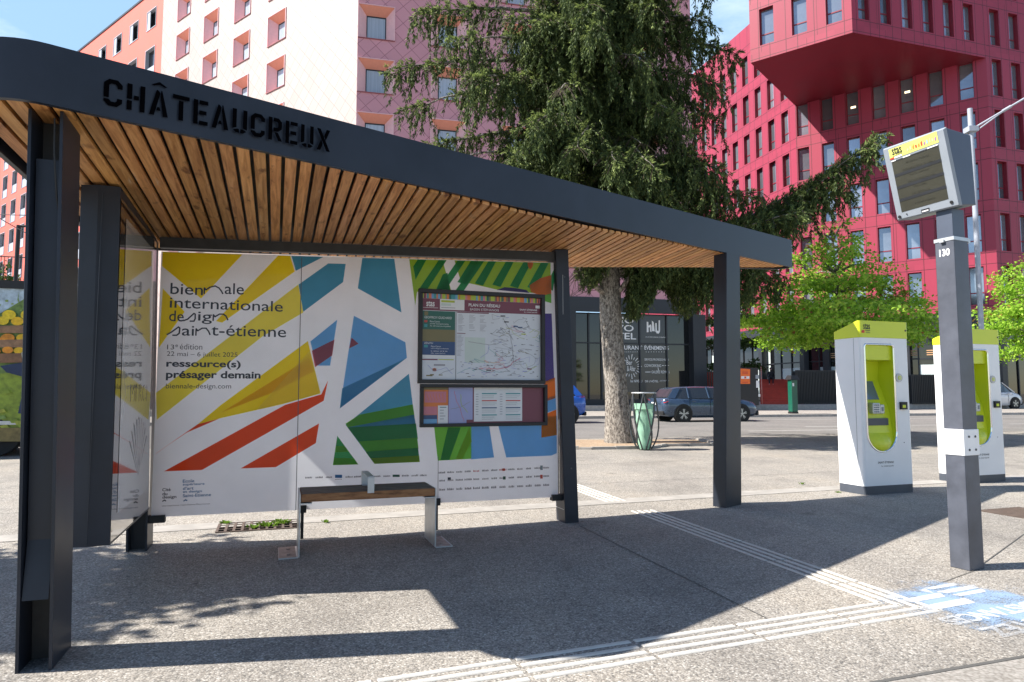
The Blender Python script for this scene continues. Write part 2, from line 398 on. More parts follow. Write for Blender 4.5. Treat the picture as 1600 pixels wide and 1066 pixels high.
def thing_copy(src, loc, label):
    r = src.copy(); C.objects.link(r); r.location = loc; r['label'] = label; ORG[r.name] = Vector(loc)
    for ch in list(src.children):
        c = ch.copy(); C.objects.link(c); c.parent = r
        for g in list(ch.children):
            d = g.copy(); C.objects.link(d); d.parent = c
    return r

_tc = {}
def glyphs(s, off):
    if (s, off) in _tc: return _tc[(s, off)]
    cu = bpy.data.curves.new('t', 'FONT'); cu.body = s; cu.size = 1; cu.offset = off; cu.resolution_u = 4; cu.fill_mode = 'FRONT'
    ob = bpy.data.objects.new('t', cu); C.objects.link(ob)
    dg = bpy.context.evaluated_depsgraph_get(); dg.update()
    me = bpy.data.meshes.new_from_object(ob.evaluated_get(dg))
    vs = [tuple(v.co) for v in me.vertices]; fs = [tuple(p.vertices) for p in me.polygons]
    bpy.data.objects.remove(ob); bpy.data.curves.remove(cu); bpy.data.meshes.remove(me)
    _tc[(s, off)] = (vs, fs); return vs, fs
def text(mb, s, o, ex, ez, wdt, hgt=None, off=0., mi=0):
    """text with its lower-left ink corner at o, ink width wdt, ink height hgt"""
    vs, fs = glyphs(s, off)
    x0 = min(v[0] for v in vs); x1 = max(v[0] for v in vs); y0 = min(v[1] for v in vs); y1 = max(v[1] for v in vs)
    sx = wdt / (x1 - x0); sy = hgt / (y1 - y0) if hgt else sx
    o = Vector(o); ex = Vector(ex); ez = Vector(ez)
    mb.add([o + ex * ((v[0] - x0) * sx) + ez * ((v[1] - y0) * sy) for v in vs], fs, mi)
UP = Vector((0, 0, 1))

# ------------------------------------------------------------------ the setting: ground, road, pavements
def sheet(name, pts, m, z, kind='structure'):
    mb = MB(); mb.poly([(p[0], p[1], z) for p in pts]); o = build(name, mb, m); return tag(o, kind=kind)
g = MB(); g.poly([(-700, -300, 0), (900, -300, 0), (900, 1200, 0), (-700, 1200, 0)]); tag(build('ground', g, 'aggregate'), kind='structure')
DR = Vector((.972, .233, 0)).normalized(); NR = Vector((-.233, .972, 0)).normalized()     # street direction and its far side
E1 = Vector((2.57, 18.3, 0)); E2 = Vector((2.57, 31.6, 0)); E3 = Vector((2.57, 40.3, 0))
def strip(o, s0, s1, n0, n1): return [o + DR * s0 + NR * n0, o + DR * s1 + NR * n0, o + DR * s1 + NR * n1, o + DR * s0 + NR * n1]
sheet('road', strip(E1, -90, 160, 0, 13.5), 'asphalt', .004)
def slab(name, o, s0, s1, n0, n1, z, m, z0=-.2):
    mb = MB(); p = strip(o, s0, s1, n0, n1); mb.prism([q + UP * z0 for q in p], (0, 0, z - z0)); return tag(build(name, mb, m), kind='structure')
slab('pavement', E2, -90, 160, .25, 9, .13, 'aggregate_smooth')
slab('pavement_kerb', E2, -90, 160, 0, .25, .132, 'stone_kerb')
slab('upper_pavement', E3, -90, 160, .25, 120, .45, 'aggregate_smooth')
slab('upper_kerb', E3, -90, 160, 0, .25, .452, 'stone_kerb')
# lane marks on the road
mk = MB()
for s0, n0, ln in ((5.5, 2.0, 6), (13.5, 4.0, 3.2), (18, 4.0, 3.2), (9, 4.0, 3.2), (22.5, 4, 3.2), (27, 4, 3.2), (1, 9.8, 26)):
    mk.poly([p + UP * .008 for p in strip(E1, s0, s0 + ln, n0, n0 + .14)])
tag(build('road_marking', mk, 'road_paint'), kind='structure')
# pale concrete band and joints in the plaza (parallel to the shelter's back wall)
WD = Vector((.945, .326, 0)).normalized(); WN = Vector((WD.y, -WD.x, 0)); WA = Vector((.44, 6.49, 0))   # wall direction, its front side, its right end
def wl(u, f, z=0.): return WA + WD * u + WN * f + UP * z
sheet('kerb_band', [wl(-12, -.52), wl(12, -.95), wl(12, -1.22), wl(-12, -.84)], 'kerb_concrete', .004)
jn = MB()
def jline(a, b, wd=.008):
    a = Vector(a); b = Vector(b); n = (b - a).cross(UP).normalized() * wd / 2
    jn.poly([a - n + UP * .004, b - n + UP * .004, b + n + UP * .004, a + n + UP * .004])
jline(G(905, 822), G(1200, 968)); jline(G(1600, 835), G(1520, 893)); jline(G(1520, 893), G(1420, 930), .006)
jline(wl(-12, -2.1), wl(14, -2.5), .01); jline(wl(-12, -4.4), wl(14, -4.7), .01)
jline(G(0, 735), G(240, 728)); jline(G(0, 872), G(40, 868))
tag(build('paving_joint', jn, 'joint'), kind='structure')
# smoother boarding edge in the near right corner
a = G(1330, 1075); b = G(1600, 1028); dd = (b - a).normalized(); nn = Vector((dd.y, -dd.x, 0))
sheet('boarding_edge', [a - dd * 1.2, b + dd * 4, b + dd * 4 + nn * 3, a - dd * 1.2 + nn * 3], 'aggregate_smooth', .005)
jn = MB(); jline(a - dd * 1.2 + UP * .003, b + dd * 4 + UP * .003, .022); tag(build('edge_joint', jn, 'joint'), kind='structure')

# ------------------------------------------------------------------ tactile strips: ribs stuck on the paving
def rib_strip(name, o, d, side, l0, l1, seg, label):
    mb = MB(); n = Vector((d.y, -d.x, 0)) * side
    for k in range(4):
        q = k * .072
        a0 = l0(k); L1 = l1
        s = a0; first = True
        while s < L1 - .02:
            e = min(L1, (math.floor((s + .001) / seg) + 1) * seg)
            e2 = e - .024
            if e2 - s > .03:
                p = [o + d * s + n * q, o + d * e2 + n * q, o + d * e2 + n * (q + .031), o + d * s + n * (q + .031)]
                top = [o + d * (s + .004) + n * (q + .005), o + d * (e2 - .004) + n * (q + .005), o + d * (e2 - .004) + n * (q + .027), o + d * (s + .004) + n * (q + .027)]
                vs = [x + UP * .001 for x in p] + [x + UP * .006 for x in top]
                mb.add(vs, [(4, 5, 6, 7)[::side or 1], (0, 1, 5, 4)[::side], (1, 2, 6, 5)[::side], (2, 3, 7, 6)[::side], (3, 0, 4, 7)[::side]])
            s = e
    o_ = build(name, mb, 'tactile', at=o)
    return tag(o_, label, 'tactile strip')
DA = Vector((-.277, .961, 0)); DB = Vector((-.93, -.368, 0))
CORN = Vector((2.385, 3.868, 0))
# outer rib of each arm meets at the corner; inner ribs are mitred
ang = math.acos(max(-1, min(1, DA.dot(DB)))); cot = 1 / math.tan(ang / 2)
rib_strip('tactile_strip', CORN, DA, -1, lambda k: k * .072 * cot, 3.42, .62, 'four raised white ribs running from the kerb band past the right post to the corner')
rib_strip('tactile_strip', CORN, DB, 1, lambda k: k * .072 * cot + .012, 5.2, .62, 'four raised white ribs running along the platform edge in the foreground')
rib_strip('tactile_strip', CORN, DA, -1, lambda k: 4.0, 6.0, .62, 'short worn white ribs beyond the pale band, beside the middle post')

# blue painted circle with an upside-down notice
def worn(name, col, lo, hi):
    m, nt, b = nodes_of(name)
    n = noise(nt, 95, 4, .7); n2 = noise(nt, 4, 3, .6)
    ad = N(nt, 'Math', operation='ADD'); nt.links.new(n, ad.inputs[0]); nt.links.new(n2, ad.inputs[1])
    tcw = N(nt, 'TexCoord'); le_ = N(nt, 'VectorMath', operation='LENGTH'); nt.links.new(tcw.outputs['Object'], le_.inputs[0])
    mr_ = N(nt, 'MapRange'); mr_.inputs[1].default_value = .25; mr_.inputs[2].default_value = .58; mr_.inputs[3].default_value = 0; mr_.inputs[4].default_value = -.32; nt.links.new(le_.outputs['Value'], mr_.inputs[0])
    ad2 = N(nt, 'Math', operation='ADD'); nt.links.new(ad.outputs[0], ad2.inputs[0]); nt.links.new(mr_.outputs[0], ad2.inputs[1])
    k = ramp(nt, ad2.outputs[0], [(lo, (0, 0, 0)), (hi, (1, 1, 1))])
    b.inputs['Base Color'].default_value = (*col, 1); b.inputs['Roughness'].default_value = .8
    t = N(nt, 'BsdfTransparent'); mxs = N(nt, 'MixShader'); nt.links.new(k, mxs.inputs[0])
    nt.links.new(t.outputs[0], mxs.inputs[1]); nt.links.new(b.outputs[0], mxs.inputs[2]); nt.links.new(mxs.outputs[0], nt.nodes['Material Output'].inputs[0])
worn('worn_blue', (.24, .34, .49), .78, 1.4); worn('worn_white', (.52, .54, .57), .55, 1.0)
fm = MB(); cc = Vector((2.68, 3.98, .0045)); fm.poly([cc + Vector((math.cos(t * .1309), math.sin(t * .1309), 0)) * .57 for t in range(48)])
tx = Vector((-.92, -.392, 0)); ty = Vector((.392, -.92, 0))
fl = MB()
def ft(s, a, b, wdt, h): text(fl, s, cc + tx * a + ty * b + UP * .0012, tx, ty, wdt, h, .035)
ft('RESPECTEZ', -.5, .25, .96, .135); ft('LES DISTANCES', -.52, .06, 1.02, .12)
for a, b, l, h in ((-.02, -.12, .46, .085), (.02, -.25, .36, .07), (.02, -.34, .07, .09), (.3, -.34, .07, .09), (-.3, -.2, .3, .05), (-.34, -.28, .36, .06), (-.28, -.36, .3, .05)):
    q = cc + tx * a + ty * b + UP * .0012; fl.poly([q, q + tx * l + ty * .01, q + tx * (l - .03) + ty * h, q + tx * .04 + ty * h])
fo = tag(build('painted_circle', fm, 'worn_blue', at=cc), 'worn pale blue painted circle with white lettering on the paving by the pole', 'ground marking')
build('lettering', fl, 'worn_white', fo)

# steel drain grate with weeds, cast cover by the pole
def grate(name, o, d, n, L_, W_, nx, ny, label):
    mb = MB(); dx = L_ / nx; dy = W_ / ny
    for i in range(nx + 1): mb.box(o + d * (i * dx - .011) + UP * .001, d * .022, n * W_, UP * .008)
    for j in range(ny + 1): mb.box(o + n * (j * dy - .011) + UP * .0006, d * L_, n * .022, UP * .0085)
    r = build(name, mb, 'grate_iron', at=o); tag(r, label, 'grate')
    b = MB(); b.poly([o + UP * .0008, o + d * L_ + UP * .0008, o + d * L_ + n * W_ + UP * .0008, o + n * W_ + UP * .0008]); build('pit', b, 'cut_black', r); return r
q = G(338, 833)
grate('drain_grate', q, WD, Vector((-WD.y, WD.x, 0)), .68, .42, 10, 4, 'rusty iron drain grate with green weeds behind the back panel')
weed = []
def tuft(mb, c, n, r, h):
    for _ in range(n):
        a = random.uniform(0, 6.28); p = c + Vector((math.cos(a), math.sin(a) * .6, 0)) * random.uniform(0, r)
        t = Vector((math.cos(a), math.sin(a), 0)); hh = h * random.uniform(.4, 1); wv = Vector((-t.y, t.x, 0)) * random.uniform(.006, .014)
        mid = p + t * hh * .35 + UP * hh * .8; tip = p + t * hh * .8 + UP * hh
        mb.add([p - wv * .5, p + wv * .5, mid + wv, tip, mid - wv], [(0, 1, 2, 3, 4)])
wd_ = MB()
for px, py, n, r, h in ((352, 819, 40, .05, .03), (395, 826, 30, .06, .03), (418, 823, 60, .09, .04), (440, 819, 60, .08, .04), (508, 817, 20, .04, .025)): tuft(wd_, G(px, py) + UP * .004, n, r, h)
for px, py in ((1253, 757), (1310, 770)): tuft(wd_, G(px, py), 12, .03, .03)
tag(build('weeds', wd_, 'weed'), 'small green weeds growing in the grate and paving joints', 'weeds', kind='stuff')
q = G(1525, 798)
mb = MB(); mb.box(q + UP * .001, WD * .62, Vector((-WD.y, WD.x, 0)) * -.5, UP * .005)
cv = tag(build('access_cover', mb, 'grate_iron', at=q), 'rusty square access cover set in the paving right of the display pole', 'cover')
mb = MB()
for i in range(11): mb.box(q + WD * (.03 + i * .053) + UP * .006 + Vector((WD.y, -WD.x, 0)) * .02, WD * .02, Vector((WD.y, -WD.x, 0)) * .46, UP * .003)
build('tread_rib', mb, 'grate_iron', cv)

# ------------------------------------------------------------------ the bus shelter
def soff(x, y): return 2.602 + .042 * x - .012 * y + .125 * min(1, max(0, (x - .6) / 2.8))            # the roof plane rises to the right
FD = Vector((.7213, .6926, 0)).normalized(); FN = Vector((FD.y, -FD.x, 0))   # front fascia direction and its outer side
SB = -WN                                                     # towards the back
sh = thing('bus_shelter', wl(-1.7, 1.0), 'dark grey bus shelter with wooden slatted soffit and printed glass back wall', 'bus shelter')
def arc(c, r, a0, a1, n): return [Vector((c[0] + r * math.cos(a0 + (a1 - a0) * i / n), c[1] + r * math.sin(a0 + (a1 - a0) * i / n), 0)) for i in range(n + 1)]
P_tip = Vector((3.57, 8.52, 0)); P_fl = Vector((-2.41, 2.6, 0)); P_bl = Vector((-3.38, 5.6, 0)); P_fl2 = P_fl
def rounded(prev, p, nxt, r, n):
    a = (prev - p).normalized(); b = (nxt - p).normalized(); th = a.angle(b); t = r / math.tan(th / 2)
    c = p + (a + b).normalized() * (r / math.sin(th / 2)); s = p + a * t; e = p + b * t
    a0 = math.atan2(s.y - c.y, s.x - c.x); a1 = math.atan2(e.y - c.y, e.x - c.x)
    while a1 - a0 > math.pi: a1 -= 2 * math.pi
    while a1 - a0 < -math.pi: a1 += 2 * math.pi
    return arc(c, r, a0, a1, n)
P_br = Vector((3.34, 8.58, 0))
ctrl = [P_fl, P_tip, P_br, P_bl]
outl = rounded(P_bl, P_fl, P_tip, .3, 14) + rounded(P_fl, P_tip, P_br, .05, 5) + [P_br] + rounded(P_br, P_bl, P_fl, .06, 5)
def offset(poly, d):
    n = len(poly); res = []
    for i in range(n):
        a = (poly[i] - poly[i - 1]); b = (poly[(i + 1) % n] - poly[i])
        na = Vector((-a.y, a.x, 0)).normalized(); nb = Vector((-b.y, b.x, 0)).normalized()
        m = (na + nb).normalized(); k = max(.35, m.dot(na)); res.append(poly[i] + m * d / k)
    return res
inn = offset(outl, .03)
def zb(p): return soff(p.x, p.y)
def fh(p): return .268 + .0205 * min(3.7, max(0, p.x + 2.4))
fa = MB(); n = len(outl)
ov = [p + UP * zb(p) for p in outl] + [p + UP * (zb(p) + fh(p)) for p in outl]
fa.add(ov, [(i, (i + 1) % n, n + (i + 1) % n, n + i) for i in range(n)])
for i in range(n): fa.sm[i] = (outl[i] - outl[(i + 1) % n]).length < .2
for i in range(n):
    j = (i + 1) % n; a, b, c, d = outl[i], outl[j], inn[j], inn[i]
    q = [a + UP * zb(a), b + UP * zb(b), b + UP * (zb(b) + fh(b)), a + UP * (zb(a) + fh(a)),
         d + UP * zb(a), c + UP * zb(b), c + UP * (zb(b) + fh(b)), d + UP * (zb(a) + fh(a))]
    fa.add(q, [(5, 4, 7, 6), (4, 5, 1, 0), (3, 2, 6, 7)])
fas = build('fascia', fa, 'anthracite', sh)
rt = MB(); rt.add([p + UP * (zb(p) + fh(p) - .04) for p in inn], [tuple(range(n))]); rt.add([p + UP * (zb(p) + .075) for p in inn], [tuple(range(n))[::-1]]); build('roof_sheet', rt, 'anthracite_dark', sh)
# slats of the soffit, each cut to the roof's outline
sl = MB(); core = offset(outl, .034)
def cut(u):
    """interval of the line u (along the wall) inside the outline, as distances towards the front"""
    o = wl(u, 0); ts = []
    for i in range(n):
        a, b = core[i], core[(i + 1) % n]; ua = (a - WA).dot(WD) - u; ub = (b - WA).dot(WD) - u
        if ua * ub < 0: p = a + (b - a) * (ua / (ua - ub)); ts.append((p - WA).dot(WN))
    return (min(ts), max(ts)) if len(ts) > 1 else None
pitch = .0845; u = -3.95
while u < 3.6:
    A = cut(u); B = cut(u + .063)
    if A and B:
        z = lambda p, h: p + UP * (soff(p.x, p.y) + h)
        q = [wl(u, A[0]), wl(u, A[1]), wl(u + .063, B[1]), wl(u + .063, B[0])]
        v = [z(p, .022) for p in q] + [z(p, .044) for p in q]
        s0 = random.uniform(0, 50); s1 = random.uniform(0, 50)
        uq = [(s0 + A[0], s1), (s0 + A[1], s1), (s0 + B[1], s1 + .063), (s0 + B[0], s1 + .063)]
        t = random.uniform(.72, 1.12); tone = (t, t * random.uniform(.93, 1.03), t * random.uniform(.88, 1.06))
        fs = [(0, 1, 2, 3), (7, 6, 5, 4), (0, 4, 5, 1), (2, 6, 7, 3), (1, 5, 6, 2), (3, 7, 4, 0)]
        sl.add(v, fs, 0, [[uq[i % 4] for i in f] for f in fs], tone=tone)
    u += pitch
build('slatted_soffit', sl, 'larch', sh)
# stencil name: black sheets stand in for the shade inside its cut-outs
P0 = Vector((-.651, 4.253, 0)) + FN * .0
def onf(px, py): return onplane(px, py, outl[14], FN)
GL = {
 'C': [[(0, .3), (.17, .3), (.17, .78), (.24, .84), (.38, .84), (.44, .78), (.44, .69), (.61, .69), (.61, .84), (.45, 1), (.16, 1), (0, .84)], [(.0, .24), (.17, .24), (.24, .16), (.38, .16), (.44, .22), (.44, .31), (.61, .31), (.61, .16), (.45, 0), (.16, 0), (0, .16)]],
 'H': [[(0, 0), (.17, 0), (.17, .36), (0, .36)], [(0, .42), (.17, .42), (.17, 1), (0, 1)], [(.23, .42), (.4, .42), (.4, .58), (.23, .58)], [(.44, 0), (.61, 0), (.61, 1), (.44, 1)]],
 'A': [[(0, 0), (.17, 0), (.375, .9), (.29, 1), (.24, 1)], [(.49, 0), (.67, 0), (.44, 1), (.4, 1), (.38, .78)], [(.25, .2), (.4, .2), (.36, .34), (.28, .34)]],
 'T': [[(0, .84), (.62, .84), (.62, 1), (0, 1)], [(.225, 0), (.395, 0), (.395, .78), (.225, .78)]],
 'E': [[(0, 0), (.17, 0), (.17, 1), (0, 1)], [(.22, .84), (.56, .84), (.56, 1), (.22, 1)], [(.22, .42), (.5, .42), (.5, .58), (.22, .58)], [(.22, 0), (.56, 0), (.56, .16), (.22, .16)]],
 'U': [[(0, .16), (.17, .22), (.17, 1), (0, 1)], [(.44, .22), (.61, .16), (.61, 1), (.44, 1)], [(.02, .1), (.16, 0), (.28, 0), (.28, .16), (.2, .17)], [(.33, 0), (.45, 0), (.59, .1), (.42, .17), (.33, .16)]],
 'R': [[(0, 0), (.17, 0), (.17, 1), (0, 1)], [(.22, .84), (.38, .84), (.43, .78), (.43, .62), (.38, .57), (.22, .57), (.22, .41), (.44, .41), (.6, .55), (.6, .86), (.45, 1), (.22, 1)], [(.27, .36), (.43, .36), (.62, 0), (.44, 0)]],
 'X': [[(0, 0), (.18, 0), (.3, .32), (.215, .52)], [(.66, 1), (.48, 1), (.36, .68), (.445, .48)], [(0, 1), (.18, 1), (.66, 0), (.48, 0)]]}
le = MB(); b0 = onf(161, 163); b1 = onf(515, 238); t0 = onf(161, 121); word = 'CHATEAUCREUX'
ex = (b1 - b0); W_ = ex.length; ex.normalize(); hh = (t0 - b0).z
adv = [{'C': .61, 'H': .61, 'A': .67, 'T': .62, 'E': .56, 'U': .61, 'R': .61, 'X': .66}[c] for c in word]
gap = (W_ - sum(adv) * hh) / 11
x = 0
for i, c in enumerate(word):
    for pl in GL[c]: le.poly([b0 + ex * (x + a * hh) + UP * b * hh + FN * .0025 for a, b in pl])
    if i == 2:
        for pl in ([(.05, 1.08), (.14, 1.06), (.335, 1.13), (.335, 1.24)], [(.62, 1.08), (.53, 1.06), (.335, 1.13), (.335, 1.24)]): le.poly([b0 + ex * (x + a * hh) + UP * (b * hh + .012) + FN * .0025 for a, b in pl])
    x += adv[i] * hh + gap
build('stencil_lettering', le, 'cut_black', fas)

# posts
def taper(mb, base, top, mi=0): mb.loft([[Vector(p) for p in base], [Vector(p) for p in top]], mi, False, True)
def post_u(mb, u0, u1, f0, f1, z0, lean, mi=0, dz=0., u0t=None, u1t=None):
    b = [wl(u0, f0, z0), wl(u1, f0, z0), wl(u1, f1, z0), wl(u0, f1, z0)]
    u0t = u0 if u0t is None else u0t; u1t = u1 if u1t is None else u1t
    t = []
    for (uu, ff) in ((u0t, f0), (u1t, f0), (u1t, f1), (u0t, f1)):
        p = wl(uu, ff) + Vector((lean, 0, 0)); t.append(p + UP * (soff(p.x, p.y) + .02 + dz))
    taper(mb, b, t, mi)
# front left: open H section with a cover plate bent out at the foot
m = MB(); ln = -.075
post_u(m, -3.56, -3.546, 2.145, 2.44, 0, ln); post_u(m, -3.436, -3.422, 2.145, 2.44, 0, ln)
np_ = build('post', m, 'anthracite', sh, bevel=.002)
m = MB(); post_u(m, -3.5455, -3.4365, 2.26, 2.275, 0, ln); build('web', m, 'anthracite_rough', np_)
def lp(u, f, z): return wl(u, f, z) + Vector((ln * z / 2.48, 0, 0))
m = MB()
taper(m, [lp(-3.54, 2.37, .55), lp(-3.442, 2.37, .55), lp(-3.442, 2.385, .55), lp(-3.54, 2.385, .55)], [lp(-3.54, 2.37, 2.28), lp(-3.442, 2.37, 2.28), lp(-3.442, 2.385, 2.28), lp(-3.54, 2.385, 2.28)])
taper(m, [lp(-3.542, 2.43, .3), lp(-3.442, 2.43, .3), lp(-3.442, 2.434, .3), lp(-3.542, 2.434, .3)], [lp(-3.54, 2.371, .551), lp(-3.442, 2.371, .551), lp(-3.442, 2.384, .551), lp(-3.54, 2.384, .551)])
build('cover_plate', m, 'anthracite', np_)
m = MB(); m.tube([lp(-3.455, 2.44, 2.46), lp(-3.452, 2.45, 2.3), lp(-3.444, 2.43, 2.1), lp(-3.44, 2.4, 2.02)], .004, 6); build('cable', m, 'black_rubber', np_)
# back left
m = MB(); post_u(m, -3.575, -3.56, -.2, .065, 0, -.06); post_u(m, -3.445, -3.43, -.2, .065, 0, -.05); post_u(m, -3.5595, -3.4455, -.05, -.03, 0, -.055)
build('post', m, 'anthracite', sh, bevel=.002)
# middle
m = MB(); post_u(m, .022, .16, -.12, .096, 0, -.085, u0t=.03, u1t=.162)
build('post', m, 'anthracite', sh, bevel=.006)
m = MB(); m.box(wl(.0185, -.115, .12), WN * .19, WD * .003, UP * 2.2); build('side_plate', m, 'light_steel', bpy.data.objects['post.002'])
# right: box post in line with the front fascia
o = Vector((2.239, 7.252, 0)); e2 = Vector((-.684, .73, 0))
bs = [o, o + FD * .33, o + FD * .33 + e2 * .155, o + e2 * .155]
tp = [p + Vector((.06, 0, 0)) + FD * (-.02 if i in (1, 2) else .02) for i, p in enumerate(bs)]
m = MB(); taper(m, bs, [p + UP * (soff(p.x, p.y) + .02) for p in tp]); build('post', m, 'anthracite', sh, bevel=.004)
# beam over the back wall
m = MB()
def bz(u): return 2.35 + (u + 3.43) * .0325
taper(m, [wl(-3.43, -.03, bz(-3.43)), wl(-3.43, .04, bz(-3.43)), wl(-3.43, .04, bz(-3.43) + .083), wl(-3.43, -.03, bz(-3.43) + .083)],
      [wl(.02, -.03, bz(.02)), wl(.02, .04, bz(.02)), wl(.02, .04, bz(.02) + .083), wl(.02, -.03, bz(.02) + .083)])
build('beam', m, 'anthracite_rough', sh)
# glass back wall with its printed film
gm_, gnt, gb = nodes_of('clear_glass'); gb.inputs['Base Color'].default_value = (.9, .95, .95, 1); gb.inputs['Roughness'].default_value = .02
tr = N(gnt, 'BsdfTransparent'); fr = N(gnt, 'Fresnel'); fr.inputs[0].default_value = 1.16; gl = N(gnt, 'BsdfGlossy'); gl.inputs['Roughness'].default_value = .03
mm = N(gnt, 'MixShader'); gnt.links.new(fr.outputs[0], mm.inputs[0]); gnt.links.new(tr.outputs[0], mm.inputs[1]); gnt.links.new(gl.outputs[0], mm.inputs[2]); gnt.links.new(mm.outputs[0], gnt.nodes['Material Output'].inputs[0])
tr.inputs[0].default_value = (.97, .985, .98, 1)
def ptop(u): return bz(u) - .028 + max(0, (u + 2)) * .006
m = MB(); pts = [wl(-3.42, .0175, .242), wl(-.005, .0175, .232), wl(-.005, .0175, ptop(0)), wl(-3.42, .0175, ptop(-3.42))]
m.prism(pts, WN * .007); pan = build('back_panel', m, 'clear_glass', sh)
m = MB(); m.poly([wl(-3.42, .0075, .242), wl(-.012, .0075, .232), wl(-.012, .0075, ptop(0)), wl(-3.42, .0075, ptop(-3.42))])
PC = ['print_white', 'print_yellow', 'print_yellow_light', 'print_red', 'print_blue', 'print_blue_deep', 'print_green', 'print_green_dark', 'print_olive', 'print_orange', 'print_purple', 'print_crimson', 'print_mustard']
print_mat('print_white', (.8, .8, .86), .6); print_mat('print_yellow', (1, .74, .018)); print_mat('print_yellow_light', (.95, .8, .1)); print_mat('print_red', (.85, .085, .02))
print_mat('print_blue', (.17, .44, .78)); print_mat('print_blue_deep', (.085, .35, .52)); print_mat('print_green', (.19, .55, .065)); print_mat('print_green_dark', (.04, .33, .1)); print_mat('print_olive', (.35, .55, .04))
print_mat('print_orange', (1, .21, .02)); print_mat('print_purple', (.09, .055, .28)); print_mat('print_crimson', (.65, .12, .16)); print_mat('print_mustard', (.9, .57, .015))
LAY = [0]
def onw(px, py, f): return onplane(px, py, wl(0, f), WN)
def clipw(p, f):
    """keep a print corner inside the sheet"""
    q = p - WA; u = min(-.012, max(-3.42, q.dot(WD))); z = max(.25, min(ptop(u) - .002, p.z)); return wl(u, f, z)
def shp(pts, mi, f=.0095): m.poly([clipw(onw(x, y, f), f) for x, y in pts], mi)
def c4(*p): return [(230 + x / 4.1, 380 + y / 4.1) for x, y in p]
def c5(*p): return [(230 + x / 3.806, 600 + y / 3.806) for x, y in p]
def c6(*p): return [(520 + x / 4.1, 380 + y / 4.1) for x, y in p]
shp(c4((100, 30), (612, 40), (345, 355), (95, 148)), 1); shp(c4((100, 290), (240, 440), (75, 670)), 1)
shp(c4((840, 40), (917, 40), (946, 182), (480, 510), (440, 500)), 1); shp(c4((968, 265), (1000, 445)) + [(410, 526), (245, 656), (243, 614)], 2)
shp([(481, 533), (501, 615), (440, 632), (343, 654), (309, 663), (345, 633)], 1); shp([(484, 548), (501, 615), (440, 632), (400, 641)], 2, .0115); shp([(483, 560), (490, 580), (430, 612), (345, 645)], 12, .0112)
shp(c5((1075, -20), (1050, 100), (700, 300), (325, 512), (100, 520), (820, 125), (1035, 62)), 3); shp(c5((430, 206), (235, 290), (130, 360), (42, 422), (60, 408), (200, 310), (300, 240)), 3, .0105)
shp(c5((1022, 235), (1003, 352), (765, 495), (555, 503)), 3)
shp(c4((925, 40), (1130, 40), (952, 178)), 5); shp(c4((1160, 130), (1272, 133), (1255, 250), (1000, 440), (970, 265)), 5)
shp(c4((1218, 490), (1172, 785), (1085, 785), (1045, 630)), 4); shp(c4((1200, 618), (1185, 720), (1075, 795), (1055, 690)), 11, .0115)
shp(c6((190, 40), (395, 40), (440, 445), (160, 290)), 5); shp(c6((135, 465), (465, 635), (475, 735), (45, 1060)), 4); shp(c6((60, 930), (470, 738), (45, 1060)), 5, .0115); shp(c6((120, 605), (165, 645), (105, 675)), 11, .0118)
# striped lower block
shp([(639, 584), (656, 722), (585, 725), (540, 664)], 5)
shp([(645, 632), (648, 652), (543, 668), (540, 662), (562, 648)], 6, .0115); shp([(647, 648), (650, 664), (543, 668)], 5, .0118); shp([(650, 662), (653, 686), (560, 690), (543, 668)], 7, .0119); shp([(652, 684), (654, 702), (572, 706), (560, 690)], 6, .0121); shp([(653, 700), (656, 722), (585, 725), (571, 706)], 7, .0124); shp([(655, 712), (656, 722), (585, 725), (580, 716)], 8, .0127)
shp([(527, 681), (560, 726), (520, 727)], 7); shp([(525, 697), (538, 697), (545, 706), (523, 707)], 6, .0115); shp([(522, 716), (553, 716), (560, 726), (520, 727)], 6, .0115)
# striped upper right
shp(c6((490, 60), (703, 60), (760, 310), (540, 312), (528, 400)), 8)
for k in range(4):
    x0 = 500 + k * 120; shp(c6((x0 + 60, 60), (x0 + 110, 60), (x0 - 20, 305), (max(x0 - 75, 532), 305)) if k else c6((545, 60), (600, 60), (530, 235), (515, 150)), 7, .0115)
shp(c6((705, 200), (735, 190), (752, 300), (660, 300)), 7, .0115)
shp(c6((780, 60), (1395, 60), (1395, 330), (1050, 298), (820, 245)), 8)
for k in range(6):
    x0 = 860 + k * 112; shp(c6((x0 + 25, 60), (x0 + 75, 60), (x0 - 10, 265 + min(40, k * 8)), (x0 - 62, 250 + min(40, k * 8))), 7, .0115)
shp(c6((1050, 300), (1100, 283), (1170, 288), (1240, 300), (1260, 320)), 10, .0125); shp(c6((1260, 270), (1330, 225), (1400, 205), (1400, 340), (1300, 325), (1270, 312)), 9, .0128); shp(c6((1247, 60), (1285, 60), (1280, 150), (1265, 172), (1250, 150)), 9, .0128)
shp(c6((1330, 340), (1400, 322), (1400, 385), (1350, 370)), 6, .013)
shp([(840, 490), (862, 490), (866, 594), (850, 600)], 10); shp([(850, 597), (867, 590), (868, 622), (852, 628)], 9, .0115); shp([(850, 625), (868, 618), (869, 640), (852, 646)], 4, .0115); shp([(846, 650), (869, 640), (870, 680), (846, 684)], 9, .0118)
shp([(677, 655), (737, 655), (737, 717), (684, 720)], 6); shp([(700, 668), (720, 668), (702, 719), (688, 719)], 7, .0115); shp([(733, 668), (737, 690), (722, 718), (712, 718)], 8, .0115); shp([(736, 655), (763, 655), (772, 715), (736, 718)], 4); shp([(776, 655), (870, 650), (870, 708), (862, 712), (791, 715)], 4)
film = build('printed_film', m, PC, pan)
LK = ['navy_ink', 'blue_ink', 'blue_ink', 'dark_green_metal', 'red_ink', 'grey_joint', 'screen_blue']
